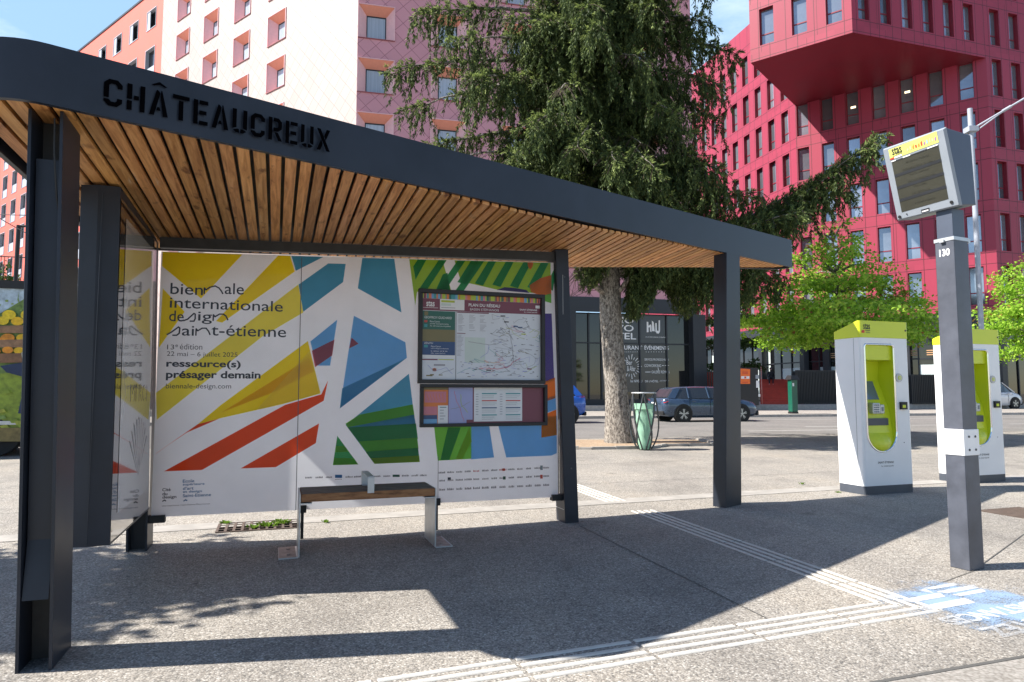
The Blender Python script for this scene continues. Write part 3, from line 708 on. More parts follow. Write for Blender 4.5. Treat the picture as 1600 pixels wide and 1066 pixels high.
# writing on the film
tm = MB(); F3 = .0145
def wt(s, px0, pyb, px1, hpx, off=0., f=F3, mb=None, mi=0):
    a = onw(px0, pyb, f); b = onw(px1, pyb - (px1 - px0) * .012, f); h = (onw(px0, pyb - hpx, f) - a).z
    text(mb or tm, s, a, WD, UP, (b - a).dot(WD), h, off, mi)
def wline(pts, r=.0065, mi=0, mb=None):
    """monoline swash letter laid on the film"""
    p = [onw(x, y, F3) for x, y in pts]; mbb = mb or tm
    for a, b in zip(p[:-1], p[1:]):
        d = (b - a).normalized(); n_ = d.cross(WN).normalized() * r; a2 = a - d * r * .6; b2 = b + d * r * .6
        mbb.poly([a2 - n_, b2 - n_, b2 + n_, a2 + n_], mi)
def flush(nm='lettering'):
    global tm
    if tm.f: build(nm, tm, LK, pan)
    tm = MB()
th = .004
wt('bien', 266, 459.5, 317, 17.5, th); wline([(319, 459), (319.5, 450), (322, 453), (328, 449), (336, 447), (342, 450), (346, 455), (348, 459)], .0055); wt('ale', 351, 459.5, 381, 17.5, th)
flush(); wt('internationale', 265, 481, 442, 17, th)
flush(); wt('de', 264, 502, 287, 17, th); wline([(287, 501), (293, 499), (303, 490), (305, 491), (305, 498), (303, 502), (297, 502)], .0055); wt('ig', 309, 506, 331, 19, th); wline([(333, 501), (333.5, 492), (336, 495), (343, 491), (349, 491), (353, 494), (356, 500)], .0055)
flush(); wline([(261, 523), (268, 519), (279, 511), (281, 513), (280, 521), (276, 524), (270, 524)], .0055); wt('ai', 284, 524.5, 303, 15.5, th); wline([(306, 524), (306.5, 514), (309, 517), (316, 513), (322, 513), (326, 518), (328, 523)], .0055); wt('t-étienne', 330, 524.5, 447, 17, th)
flush(); wt('13', 261, 546, 272, 7.5, 0); wt('e', 274, 542.5, 278, 4, 0); wt('édition', 281, 546, 316, 9, -.004); flush(); wt('22 mai – 6 juillet 2025', 260.5, 558.5, 371, 9.5, -.004)
flush(); wt('ressource(s)', 259.5, 576.5, 376, 14.5, .028); flush(); wt('présager demain', 259, 594.5, 407, 15.5, .028); flush(); wt('biennale-design.com', 259, 609.5, 361, 10, -.002)
flush()
for i, s in enumerate(('Cité', 'du', 'design')): wt(s, 253.5, 768 + i * 6.4, 253.5 + (13, 8, 22)[i], (5, 5, 6)[i], .02)
flush()
for i, s in enumerate(('Ecole', 'supérieure', "d'art", 'et design', 'Saint-Etienne')): wt(s, 285.5, 754.5 + i * 5.7, 285.5 + (18, 34, 17, 30, 44)[i], 5, .02, mi=1)
flush(); wt('Une expérience | Saint-Etienne Place Carnot', 253, 792.5, 328, 3, 0)
wline([(254, 783.5), (257, 781.5), (259, 783)], .004); wline([(287, 783), (290, 781), (292, 782.5)], .004, 1)
flush()
# rows of sponsor marks
rs = random.Random(3)
def mark(cx, cy, wpx, hpx, mi, kind):
    if kind == 0:
        a = onw(cx - wpx / 2, cy + hpx / 2, F3); b = onw(cx + wpx / 2, cy + hpx / 2, F3); h = (onw(cx, cy - hpx / 2, F3) - onw(cx, cy + hpx / 2, F3)).z
        x = 0; L_ = (b - a).dot(WD)
        while x < L_:
            w_ = rs.uniform(.004, .009); tm.poly([a + WD * x, a + WD * (x + w_), a + WD * (x + w_ * .8) + UP * h * rs.uniform(.6, 1), a + WD * (x + .001) + UP * h * rs.uniform(.6, 1)], mi); x += w_ + .003
    else:
        pl = [(cx - wpx / 2, cy + hpx / 2), (cx + wpx / 2, cy + hpx / 2), (cx + wpx / 2, cy - hpx / 2), (cx - wpx / 2, cy - hpx / 2)]
        tm.poly([onw(x, y, F3) for x, y in pl], mi)
for cx, kk in ((482, 0), (498, 0), (514, 0), (529, 1), (545, 0), (558, 0), (590, 0), (604, 0), (619, 2), (633, 0), (648, 0), (661, 0)):
    y = 746.5 - (cx - 475) * .02
    if kk == 1: mark(cx, y - 1, 11, 5, 2, 1); mark(cx, y + 4, 11, 1.2, 0, 0)
    elif kk == 2: mark(cx, y, 11, 3.6, 3, 1)
    else: mark(cx, y, 10, 3, rs.choice((0, 0, 5)), 0)
flush('sponsor_row')
for r_, y0 in enumerate((738.5, 751, 765)):
    for k in range(13):
        if k == 0: flush('sponsor_row')
        cx = 690 + k * 13.6; mark(cx, y0 - k * (.65 if r_ == 0 else .6), 10.5 * rs.uniform(.75, 1), 3.2 if r_ < 2 else 3.8, rs.choice((0, 0, 0, 5, 4 if r_ < 2 else 0)), 0)
mark(846, 731, 4, 7, 6, 1); mark(846, 745, 4, 6, 4, 1); mark(702, 748, 5, 4, 0, 1); mark(788, 747, 4, 5, 3, 1); mark(787, 734, 4, 4, 4, 1)
flush('sponsor_row')
m = MB(); m.box(wl(-2.356, .0246, .24), WD * .006, WN * .002, UP * 2.1); build('panel_seam', m, 'grey_joint', pan)
m = MB(); m.box(wl(-1.165, .0246, .24), WD * .004, WN * .002, UP * .4)
build('panel_seam', m, 'grey_joint', pan)
for u_ in (-3.4, -.03): m = MB(); m.box(wl(u_ - .05, -.03, .2), WD * .13, WN * .07, UP * .055); build('panel_clamp', m, 'black_rubber', sh)
for u_ in (-2.3, -1.17): m = MB(); m.box(wl(u_ - .03, -.03, .215), WD * .06, WN * .06, UP * .06); m.box(wl(u_ - .012, -.012, 0), WD * .024, WN * .024, UP * .22); build('panel_foot', m, 'black_rubber', sh)
for p_, n_ in ((wl(.1, .0975, 2.3), WN), (wl(.1, .0975, .5), WN)): m = MB(); m.disc(p_ + Vector((-.07, 0, 0)) * (p_.z / 2.4), n_, .008, .004, 10); build('bolt', m, 'bin_steel', bpy.data.objects['post.002'])

# ------------------------------------------------------------------ advertising case closing the left end
ac = thing('advertising_case', wl(-3.6, .6), 'tall dark glazed advertising case closing the left end of the shelter', 'advertising case')
m = MB()
cs = [wl(-3.43, .03), wl(-3.43, 1.36), wl(-3.545, 1.38), wl(-3.64, 1.36), wl(-3.64, .03)]
m.loft([[p + UP * .31 for p in cs[::-1]], [p + Vector((-.03, 0, 0)) + UP * (soff(p.x, p.y) + .0) for p in cs[::-1]]], 0, False)
m.box(wl(-3.548, 1.3765, .32), WD * .006, WN * .0055, UP * 2.08)
cb = build('case', m, 'anthracite', ac, bevel=.004)
m = MB(); lz = lambda z: Vector((-.03 * z / 2.45, 0, 0))
def cf(f, z, d=.004): return wl(-3.43 + d, f, z) + lz(z)
m.poly([cf(1.35, .325), cf(.04, .325), cf(.04, 2.385), cf(1.35, 2.385)]); 
pm = mat('case_glass', (.035, .035, .04), .03, coat=1, var=.05)
gp = build('front_glass', m, 'case_glass', ac)
mat('case_poster', (.5, .5, .5), .1, var=.1, scale=2, coat=1); mat('case_poster_ink', (.3, .3, .31), .1, coat=1)
m = MB(); m.poly([cf(1.2, .47, .006), cf(.14, .47, .006), cf(.14, 2.3, .006), cf(1.2, 2.3, .006)])
po = build('poster', m, ['case_poster'], ac)
m = MB(); text(m, 'MERCI', cf(.9, 1.14, .0075), -WN, UP, .62, .12); 
for k in range(9):
    a_ = cf(.55, .62, .0075); th_ = 1.57 + (k - 4) * .22; m.poly([a_, a_ + (-WN * math.cos(th_) + UP * math.sin(th_)) * .4 - WN * .02, a_ + (-WN * math.cos(th_) + UP * math.sin(th_)) * .42 + WN * .02])
build('poster_print', m, 'case_poster_ink', po)

# ------------------------------------------------------------------ map board on the back panel
bd = thing('notice_board', wl(-.75, .02, .9), 'black framed network map and timetable board on the printed glass wall', 'notice board')
def frame(mb, u0, u1, z0, z1, f0, f1, t, mi=0):
    mb.box(wl(u0, f0, z0), WD * (u1 - u0), WN * (f1 - f0), UP * t, mi); mb.box(wl(u0, f0, z1 - t), WD * (u1 - u0), WN * (f1 - f0), UP * t, mi)
    mb.box(wl(u0, f0, z0 + t), WD * t, WN * (f1 - f0 - .0005), UP * (z1 - z0 - 2 * t), mi); mb.box(wl(u1 - t, f0, z0 + t), WD * t, WN * (f1 - f0 - .0005), UP * (z1 - z0 - 2 * t), mi)
m = MB(); frame(m, -1.357, -.157, 1.283, 2.124, .0248, .066, .036); fr1 = build('map_frame', m, 'black_metal', bd, bevel=.003)
m = MB(); frame(m, -1.335, -.137, .9, 1.279, .0248, .07, .03); fr2 = build('timetable_frame', m, 'black_metal', bd, bevel=.003)
BI = {}
def ink(nm, c):
    if nm not in BI: BI[nm] = len(BI); mat('board_' + nm, c, .35, var=.04, spec=.4)
    return BI[nm]
for nm, c in dict(paper=(.66, .69, .74), maroon=(.19, .05, .08), green=(.03, .13, .1), blue=(.035, .08, .2), white=(.75, .75, .76), dark=(.05, .05, .06), lime=(.42, .5, .05), orange=(.7, .2, .05), teal=(.06, .3, .32), pink=(.6, .2, .25), lilac=(.36, .38, .62), red=(.55, .07, .06), pale=(.56, .64, .6), olive=(.2, .17, .08), sky=(.15, .36, .6), grey=(.3, .3, .34)).items(): ink(nm, c)
BMATS = ['board_' + k for k in BI]
m = MB(); bf = .027
def bq(u0, u1, z0, z1, c, f=bf, mb=None): (mb or m).poly([wl(u0, f, z0), wl(u1, f, z0), wl(u1, f, z1), wl(u0, f, z1)], BI[c])
U0, U1, Z0, Z1 = -1.323, -.191, 1.317, 2.09
def bu(a): return U0 + (U1 - U0) * a
def bzv(a): return Z1 - (Z1 - Z0) * a
bq(U0, U1, Z0, Z1, 'paper')
rs = random.Random(5); x = 0
while x < 1:
    w_ = rs.uniform(.006, .02); bq(bu(x), bu(min(1, x + w_)), bzv(.06), Z1, rs.choice(['lime', 'olive', 'orange', 'teal', 'green', 'lime', 'sky', 'pink', 'maroon']), bf + .0008); x += w_
bq(U0, U1, bzv(.2), bzv(.061), 'maroon', bf + .0008)
bq(bu(.145), bu(.345), bzv(.185), bzv(.062), 'white', bf + .0016); bq(bu(.155), bu(.265), bzv(.1), bzv(.075), 'lime', bf + .0024); bq(bu(.155), bu(.235), bzv(.14), bzv(.11), 'pale', bf + .0024); bq(bu(.155), bu(.27), bzv(.165), bzv(.158), 'grey', bf + .0024)
bq(U0, bu(.27), bzv(.42), bzv(.205), 'green', bf + .0008); bq(U0, bu(.27), bzv(.56), bzv(.42), 'olive', bf + .0008); bq(U0, bu(.27), bzv(.715), bzv(.56), 'blue', bf + .0008); bq(U0, bu(.27), bzv(.75), bzv(.716), 'white', bf + .0008)
bq(U0, bu(.13), bzv(.775), bzv(.76), 'maroon', bf + .0008); bq(bu(.135), bu(.26), bzv(.772), bzv(.762), 'lime', bf + .0008)
bq(bu(.275), bu(.279), Z0, bzv(.2), 'dark', bf + .0012)
bq(bu(.02), bu(.05), bzv(.26), bzv(.215), 'olive', bf + .0016); bq(bu(.02), bu(.045), bzv(.34), bzv(.315), 'red', bf + .0016); bq(bu(.02), bu(.045), bzv(.395), bzv(.36), 'teal', bf + .0016); bq(bu(.02), bu(.05), bzv(.63), bzv(.6), 'teal', bf + .0016)
for a, b, c, d in ((.1, .19, .84, .82), (.07, .1, .95, .935), (.04, .09, .96, .945), (.14, .17, .95, .94), (.09, .12, .9, .87)): bq(bu(a), bu(b), bzv(c), bzv(d), 'grey' if c < .9 else 'olive', bf + .0016)
bq(bu(.285), bu(.55), bzv(.215), bzv(.203), 'maroon', bf + .0016); bq(bu(.285), bu(.355), bzv(.46), bzv(.452), 'maroon', bf + .0016)
for col in range(3):
    for r_ in range(14):
        if rs.random() < .9: bq(bu(.295 + col * .09), bu(.3 + col * .09 + rs.uniform(.02, .05)), bzv(.24 + r_ * .014), bzv(.236 + r_ * .014), 'grey', bf + .0016)
for r_ in range(17): bq(bu(.287), bu(.29 + rs.uniform(.02, .05)), bzv(.48 + r_ * .015), bzv(.476 + r_ * .015), 'grey', bf + .0016)
bq(bu(.35), bu(.68), bzv(.8), bzv(.5), 'pale', bf + .0006); bq(bu(.52), bu(.72), bzv(.79), bzv(.45), 'paper', bf + .001)
# the network: crooked lines
def route(pts, c, wd=.0022):
    p = [wl(bu(a), bf + .002, bzv(b)) for a, b in pts]; q = [p[0]]
    for a, b in zip(p[:-1], p[1:]):
        k = max(2, int((b - a).length / .02))
        for i in range(1, k + 1): q.append(a + (b - a) * (i / k) + (WD * rs.uniform(-1, 1) + UP * rs.uniform(-1, 1)) * .004 * (i < k))
    for a, b in zip(q[:-1], q[1:]):
        n_ = (b - a).cross(WN).normalized() * wd; m.poly([a - n_, b - n_, b + n_, a + n_], BI[c])
route([(.67, .26), (.72, .37), (.74, .52), (.755, .63), (.765, .8)], 'grey', .0022); route([(.38, .55), (.55, .585), (.62, .57), (.66, .53), (.72, .53)], 'grey'); route([(.55, .585), (.54, .68), (.48, .74)], 'lilac'); route([(.47, .87), (.64, .865), (.72, .84), (.76, .78), (.82, .73)], 'pink', .003)
for i in range(34):
    a, b = rs.uniform(.6, .98), rs.uniform(.25, .95); p = [(a, b)]
    for _ in range(4): a = min(.99, max(.45, a + rs.uniform(-.09, .09))); b = min(.98, max(.22, b + rs.uniform(-.07, .07))); p.append((a, b))
    route(p, rs.choice(['grey', 'grey', 'lilac', 'teal', 'pink', 'lime', 'olive', 'dark']), .0013)
for i in range(8):
    a, b = rs.uniform(.36, .6), rs.uniform(.75, .95); p = [(a, b)]
    for _ in range(3): a = min(.7, max(.29, a + rs.uniform(-.09, .09))); b = min(.98, max(.7, b + rs.uniform(-.05, .05))); p.append((a, b))
    route(p, rs.choice(['grey', 'lilac', 'teal', 'pink', 'orange']), .0014)
for i in range(120):
    a, b = rs.uniform(.56, .97), rs.uniform(.22, .97)
    if i > 85: a, b = rs.uniform(.3, .6), rs.uniform(.78, .97)
    l = rs.uniform(.008, .028); bq(bu(a), bu(a + l), bzv(b), bzv(b - .006), rs.choice(['grey', 'dark', 'grey', 'lilac']), bf + .0026)
for a, b, c in ((.83, .45, 'lime'), (.88, .87, 'maroon'), (.84, .9, 'lilac'), (.65, .24, 'dark'), (.68, .31, 'dark'), (.76, .36, 'blue'), (.8, .37, 'blue'), (.53, .89, 'dark')): bq(bu(a), bu(a + .04), bzv(b), bzv(b - .013), c, bf + .0028)
route([(.05, .83), (.1, .9), (.2, .86), (.25, .93)], 'lilac'); route([(.09, .88), (.11, .87), (.12, .89), (.1, .9), (.09, .88)], 'red', .003); route([(.14, .94), (.2, .9), (.26, .87)], 'grey', .002)
mp_ = build('network_map', m, BMATS, bd)
m = MB()
def btx(s, a, b, w_, h, c='white', off=0.):
    m = MB(); text(m, s, wl(bu(a), bf + .0034, bzv(b)), WD, UP, w_, h, off, BI[c]); build('lettering', m, BMATS, mp_)
btx('stas', .035, .155, .075, .05, 'white', .02); bq(bu(.008), bu(.13), bzv(.171), bzv(.167), 'white', bf + .003)
btx('PLAN DU RÉSEAU', .38, .135, .3, .035, 'white', .02); btx('BASSIN STÉPHANOIS', .392, .182, .275, .026)
btx('SAINT-ÉTIENNE', .815, .158, .175, .019, 'white', .02); btx('la métropole', .855, .187, .13, .015); bq(bu(.955), bu(.993), bzv(.125), bzv(.09), 'white', bf + .003)
btx('GEOFFROY-GUICHARD', .02, .295, .25, .021); btx('Place Carnot', .065, .337, .09, .014); btx('arrêt temporaire', .065, .365, .17, .014); btx('du 22 mai au 6 juillet', .065, .39, .19, .014)
btx('ZÉNITH', .02, .59, .08, .02); btx('Place Carnot', .075, .625, .09, .014)
for i in range(3): btx(('correspondance', 'le retour et la vie', 'des spectacles')[i], .075, .65 + i * .027, (.16, .15, .13)[i], .013)
build('logo_rule', m, BMATS, mp_)
m = MB(); U0, U1, Z0, Z1 = -1.307, -.165, .928, 1.251
bq(U0, U1, Z0, Z1, 'maroon'); bq(U0, bu(.2), Z0, Z1, 'orange', bf + .0008); bq(U0, bu(.2), bzv(.07), Z1, 'olive', bf + .0016); bq(bu(.015), bu(.185), bzv(.42), bzv(.12), 'pink', bf + .0016); bq(U0, bu(.115), bzv(.75), bzv(.53), 'pink', bf + .0016); bq(U0, bu(.115), Z0, bzv(.76), 'blue', bf + .0016); bq(U0, bu(.115), Z0, bzv(.87), 'sky', bf + .0024); bq(bu(.12), bu(.2), Z0, bzv(.5), 'white', bf + .0016)
bq(bu(.205), bu(.4), Z0, Z1, 'lilac', bf + .0008); bq(bu(.35), bu(.41), Z0, bzv(.9), 'maroon', bf + .0016)
bq(bu(.41), bu(.815), bzv(.955), bzv(-.01), 'white', bf + .0016)
for cl in range(2):
    for r_ in range(4):
        a = .475 + cl * .2; b = .16 + r_ * .2; bq(bu(a), bu(a + .125), bzv(b + .03), bzv(b), ['teal', 'red', 'blue', 'teal'][r_], bf + .0024)
        for k in range(4): bq(bu(a), bu(a + rs.uniform(.09, .125)), bzv(b + .055 + k * .028), bzv(b + .046 + k * .028), 'grey' if k % 2 else 'pale', bf + .0024)
    for r_ in range(9): bq(bu(.425 + cl * .2), bu(.435 + cl * .2 + .012), bzv(.2 + r_ * .07), bzv(.185 + r_ * .07), 'grey', bf + .0024)
for r_ in range(5): bq(bu(.135), bu(.135 + rs.uniform(.03, .055)), bzv(.56 + r_ * .08), bzv(.54 + r_ * .08), 'grey' if r_ else 'green', bf + .0024)
route([(.25, .1), (.27, .4), (.3, .6), (.33, .95)], 'pink'); route([(.3, .2), (.31, .5), (.36, .7)], 'lime'); route([(.22, .6), (.3, .55), (.38, .4)], 'grey')
for k in range(6): route([(.03 + k * .025, .17), (.05 + k * .022, .37)], 'orange', .002)
build('timetable', m, BMATS, bd)

# ------------------------------------------------------------------ bench
bo = Vector((-1.555, 5.07, 0)); BD = WD; BB = SB
bn = thing('bench', bo + BD * .5 + BB * .2, 'small wooden bench on bent flat steel legs under the shelter', 'bench')
m = MB()
for k in range(4): m.box(bo + BD * .012 + BB * (.004 + k * .1) + UP * .4, BD * 1.0, BB * .09, UP * .058, 0)
se = build('seat', m, ['bench_wood'], bn, bevel=.004)
m = MB()
for k in range(4): m.box(bo + BD * .016 + BB * (.008 + k * .1) + UP * .4585, BD * .992, BB * .082, UP * .002)
build('weathered_top', m, 'bench_top', se)
for s, u_ in ((-1, 0), (1, 1.012)):
    m = MB(); m.box(bo + BD * u_ + UP * .008, BD * .009, BB * .39, UP * .45); m.box(bo + BD * (u_ + .0095 if s > 0 else u_ - .135) + UP * .001, BD * .1345, BB * .385, UP * .008)
    m.box(bo + BD * (u_ - .08 if s > 0 else u_ + .0095) + UP * .385, BD * .079, BB * .385, UP * .008)
    lg = build('leg', m, 'galvanised', bn)
    m = MB(); m.box(bo + BD * (u_ + .012 if s > 0 else u_ - .133) + BB * .004 + UP * .0095, BD * .12, BB * .375, UP * .001)
    for b_ in (.1, .29): m.disc(bo + BD * (u_ + .075 if s > 0 else u_ - .065) + BB * b_ + UP * .0105, UP, .014, .006, 12)
    build('foot_plate', m, 'rusty_plate', lg)
m = MB(); c_ = bo + BD * .49
m.box(c_ + BB * -.006 + UP * .445, BD * .05, BB * .009, UP * .115); m.box(c_ + BB * -.006 + UP * .5605, BD * .05, BB * .405, UP * .009); m.box(c_ + BB * .39 + UP * .445, BD * .05, BB * .009, UP * .115); m.box(c_ + BB * .31 + UP * .4615, BD * .05, BB * .08, UP * .004)
build('armrest', m, 'galvanised', bn, bevel=.003)

# ------------------------------------------------------------------ passenger information display on its pole
AX = Vector((.906, .423, 0)).normalized(); AY = Vector((-AX.y, AX.x, 0)); po = Vector((3.09, 4.71, 0))
dp = thing('display_pole', po + AX * .08 + AY * .065, 'grey pole numbered 130 carrying a tilted passenger information display', 'display pole')
m = MB(); m.box(po, AX * .16, AY * .135, UP * 2.285); pl = build('pole', m, 'pole_grey', dp, bevel=.006)
m = MB(); text(m, '130', po + AY * .105 - AX * .0015 + UP * 2.165, -AY, UP, .075, .052, .03); build('number', m, 'white_ink', pl)
m = MB(); m.box(po + AX * .012 + AY * .01 + UP * 2.2, AX * .136, AY * .115, UP * .3); build('neck', m, 'head_blue_grey', dp, bevel=.004)
m = MB(); m.box(po - AX * .004 - AY * .004 + UP * 2.27, AX * .168, AY * .143, UP * .025); m.box(po - AX * .02 + AY * .06 + UP * 2.262, AX * .02, AY * .03, UP * .02); m.box(po + AX * .16 - AY * .002 + UP * 2.262, AX * .025, AY * .03, UP * .03); build('collar', m, 'galvanised', dp)
m = MB(); m.box(po - AX * .005 - AY * .005 + UP * .772, AX * .17, AY * .145, UP * .178); br = build('bracket', m, 'white_paint', dp, bevel=.003)
m = MB()
for a in (.05, .12):
    for z in (.81, .9): m.disc(po + AX * a - AY * .0055 + UP * z, -AY, .008, .004, 10)
build('bolt', m, 'bin_steel', br)
ht = AT(1478, 199, 4.59); HT = Vector((ht.x, ht.y, 0)); zt = ht.z; zbm = AT(1500, 321, 4.65).z; zback = zbm + .02
a_ = HT + UP * zt; b_ = HT + AY * .47 + UP * zt; c_ = HT + AY * .47 + AX * .135 + UP * zbm; d_ = HT + AX * .135 + UP * zbm
bk = [HT + AX * .27 + UP * (zt - .01), HT + AY * .47 + AX * .27 + UP * (zt - .01), HT + AY * .47 + AX * .29 + UP * zback, HT + AX * .29 + UP * zback]
m = MB(); m.loft([[a_, b_, c_, d_], bk], 0, False); hd = build('housing', m, 'head_blue_grey', dp, bevel=.008)
fnm = (d_ - a_).cross(b_ - a_).normalized()
if fnm.dot(AX) > 0: fnm = -fnm
m = MB(); off = fnm * .0; m.loft([[p + (a_ + c_ - p * 2) * -.004 for p in (a_, b_, c_, d_)], [p + fnm * .022 + ((a_ + c_) / 2 - p) * .035 for p in (a_, b_, c_, d_)]], 0, False); bz_ = build('bezel', m, 'bezel_grey', dp, bevel=.004)
def onh(px, py, f): return onplane(px, py, a_ + fnm * f, fnm)
def hq(pts, f, mb, mi=0): mb.poly([onh(x, y, f) for x, y in pts], mi)
S_TL, S_TR, S_BR, S_BL = (1393, 253), (1466, 226), (1482, 311), (1409, 332)
def sxy(s, t): 
    x = (1 - t) * ((1 - s) * S_TL[0] + s * S_TR[0]) + t * ((1 - s) * S_BL[0] + s * S_BR[0]); y = (1 - t) * ((1 - s) * S_TL[1] + s * S_TR[1]) + t * ((1 - s) * S_BL[1] + s * S_BR[1]); return (x, y)
m = MB(); hq([S_TL, S_TR, S_BR, S_BL], .0235, m); sc_ = build('screen', m, 'lcd', dp)
m = MB()
for t in (0, .26, .5, .745): hq([sxy(0, t), sxy(1, t), sxy(1, t + (.055 if t else .02)), sxy(0, t + (.055 if t else .02))], .025, m, 0)
hd_r = (b_ - a_).normalized(); hx = -(b_ - a_).normalized(); hy = (a_ - d_).normalized()
def stx(s, s0, t0, w_, h_, mb, mi, f=.0262): 
    o = onh(*sxy(s0, t0), f); text(mb, s, o, hx, hy, w_, h_, 0, mi)
for s, s0, t0, w_ in (('PROCHAIN PASSAGE', .28, .12, .17), ('TERRASSE 2 min', .17, .24, .24), ('PLACE CARNOT', .3, .36, .15), ('BELLEVUE 6 min', .25, .48, .2), ('SOLAURE', .33, .6, .1), ('LE SOLEIL', .28, .72, .14), ('HORAIRES', .3, .91, .15)): stx(s, s0, t0, w_, .014, m, 1)
for s0, s1 in ((.0, .09), (.24, .4), (.76, .99)): hq([sxy(s0, -.012), sxy(s1, -.012), sxy(s1, .008), sxy(s0, .008)], .0265, m, 2)
build('screen_text', m, ['lcd_band', 'lcd_text', 'white_ink'], sc_)
m = MB(); BT = ((1388, 234.5), (1463, 205), (1467, 222.5), (1391, 250.5))
def bxy(s, t):
    x = (1 - t) * ((1 - s) * BT[0][0] + s * BT[1][0]) + t * ((1 - s) * BT[3][0] + s * BT[2][0]); y = (1 - t) * ((1 - s) * BT[0][1] + s * BT[1][1]) + t * ((1 - s) * BT[3][1] + s * BT[2][1]); return (x, y)
hq(BT, .0235, m, 0)
for k, c in enumerate((5, 5, 3, 4, 3, 4, 6, 7, 5, 5, 6)):
    s0 = .36 + k * .057; hq([bxy(s0, .75), bxy(s0 + .03, .72), bxy(s0 + .03, .5 - .1 * (k % 3)), bxy(s0, .55 - .1 * (k % 2))], .025, m, c)
hq([bxy(0, .86), bxy(.08, .84), bxy(.08, 1), bxy(0, 1)], .025, m, 4); hq([bxy(.09, .84), bxy(.24, .82), bxy(.24, .98), bxy(.09, 1)], .025, m, 2)
text(m, 'stas', onh(*bxy(.06, .62), .0262), hx, hy, .075, .05, .01, 1); hq([bxy(.06, .76), bxy(.25, .73), bxy(.25, .77), bxy(.06, .8)], .0262, m, 1)
mat('ink_sky', (.3, .6, .62), .5); mat('ink_orange', (.8, .25, .04), .5); mat('ink_pale', (.55, .7, .35), .5); mat('ink_violet', (.35, .16, .4), .5)
build('banner', m, ['yellow_green_ink', 'dark_ink', 'white_ink', 'ink_orange', 'red_ink', 'ink_pale', 'ink_violet', 'ink_sky'], bz_)
m = MB()
for px, py, r in ((1406, 339, .011), (1487, 316, .011), (1417, 334.5, .004)): m.disc(onh(px, py, .0225), fnm, r, .006, 14)
build('lock', m, 'black_rubber', bz_)
m = MB(); hq([(1439, 328), (1452, 324.5), (1452.5, 330), (1440, 333.5)], .0235, m, 0); hq([(1440.5, 330), (1450.5, 327.3), (1450.8, 329.2), (1441, 332)], .0245, m, 1); build('nameplate', m, ['dark_ink', 'white_ink'], bz_)

# ------------------------------------------------------------------ two ticket machines
MX = Vector((.942, .335, 0)).normalized(); MY = Vector((-MX.y, MX.x, 0)); mo = Vector((4.16, 8.15, 0))
tmach = thing('ticket_machine', mo, 'white and lime ticket machine standing left of the grey pole, fully in view', 'ticket machine', 'white and lime ticket machines on the platform')
def mp3(a, b, z): return mo + MX * a + MY * b + UP * z
MW, MDp = .77, .40
def rrect(w_, d_, r, n=5):
    pts = []
    for cx, cy, a0 in ((r, r, math.pi), (w_ - r, r, 1.5 * math.pi), (w_ - r, d_ - r, 0), (r, d_ - r, .5 * math.pi)):
        for i in range(n + 1): t = a0 + .5 * math.pi * i / n; pts.append((cx + r * math.cos(t), cy + r * math.sin(t)))
    return pts
# opening outline in the front: rounded top, half-round foot
oa0, oa1, oz0, oz1 = .07, .53, .5, 1.785; ocx = (oa0 + oa1) / 2; orr = (oa1 - oa0) / 2
ol = []
for i in range(13): t = math.pi + math.pi * i / 12; ol.append((ocx + orr * math.cos(t), oz0 + orr + orr * math.sin(t)))
for cx, cz, a0 in ((oa1 - .04, oz1 - .04, 0), (oa0 + .04, oz1 - .04, math.pi / 2)):
    for i in range(6): t = a0 + math.pi / 2 * i / 5; ol.append((cx + .04 * math.cos(t), cz + .04 * math.sin(t)))
m = MB(); zb0, zb1 = .1, 1.865
prof = rrect(MW, MDp, .03)
rg = [[mp3(a, b, z) for a, b in prof] for z in (zb0, zb1)]
fs = []
k = len(prof)
for i in range(k):
    a, b = prof[i], prof[(i + 1) % k]
    if a[1] < .001 and b[1] < .001: continue                       # the flat of the front is built with its opening below
    m.add([rg[0][i], rg[0][(i + 1) % k], rg[1][(i + 1) % k], rg[1][i]], [(0, 1, 2, 3)], 0, smooth=(abs(a[0] - b[0]) < .02 and abs(a[1] - b[1]) < .02))
# front plate with hole: fan between outer rectangle and opening
fx0, fx1 = .03, MW - .03; cz_ = 1.1
def outer(p):
    dx, dz = p[0] - ocx, p[1] - cz_; ts = []
    if dx > 1e-6: ts.append((fx1 - ocx) / dx)
    if dx < -1e-6: ts.append((fx0 - ocx) / dx)
    if dz > 1e-6: ts.append((zb1 - cz_) / dz)
    if dz < -1e-6: ts.append((zb0 - cz_) / dz)
    t = min(ts); return (ocx + dx * t, cz_ + dz * t)
cor = [(fx0, zb0), (fx1, zb0), (fx1, zb1), (fx0, zb1)]
for i in range(len(ol)):
    a, b = ol[i], ol[(i + 1) % len(ol)]; A, B = outer(a), outer(b)
    ring = [A]
    for cpt in cor:
        if abs(A[0] - B[0]) > 1e-4 and abs(A[1] - B[1]) > 1e-4 and ((abs(A[0] - cpt[0]) < 1e-4 and abs(B[1] - cpt[1]) < 1e-4) or (abs(A[1] - cpt[1]) < 1e-4 and abs(B[0] - cpt[0]) < 1e-4)): ring.append(cpt)
    ring += [B, b, a]
    m.add([mp3(x, 0, z) for x, z in ring], [tuple(range(len(ring)))], 0)
bod = build('body', m, 'white_paint', tmach)
m = MB(); m.box(mp3(-.0012, .09, .1), MY * .004, UP * 1.76, MX * .003); m.box(mp3(.76, .0, 1.2), MX * .006, UP * .002, MY * -.001); build('panel_gap', m, 'grey_joint', bod)
m = MB(); k = len(prof); tops = [mp3(a, b, 2.07 - (b / MDp) ** 1.6 * .12) for a, b in rrect(MW + .008, MDp + .008, .03)]; tops = [p - MX * .004 - MY * .004 for p in tops]; bots = [mp3(a - .004, b - .004, 1.866) for a, b in rrect(MW + .008, MDp + .008, .03)]
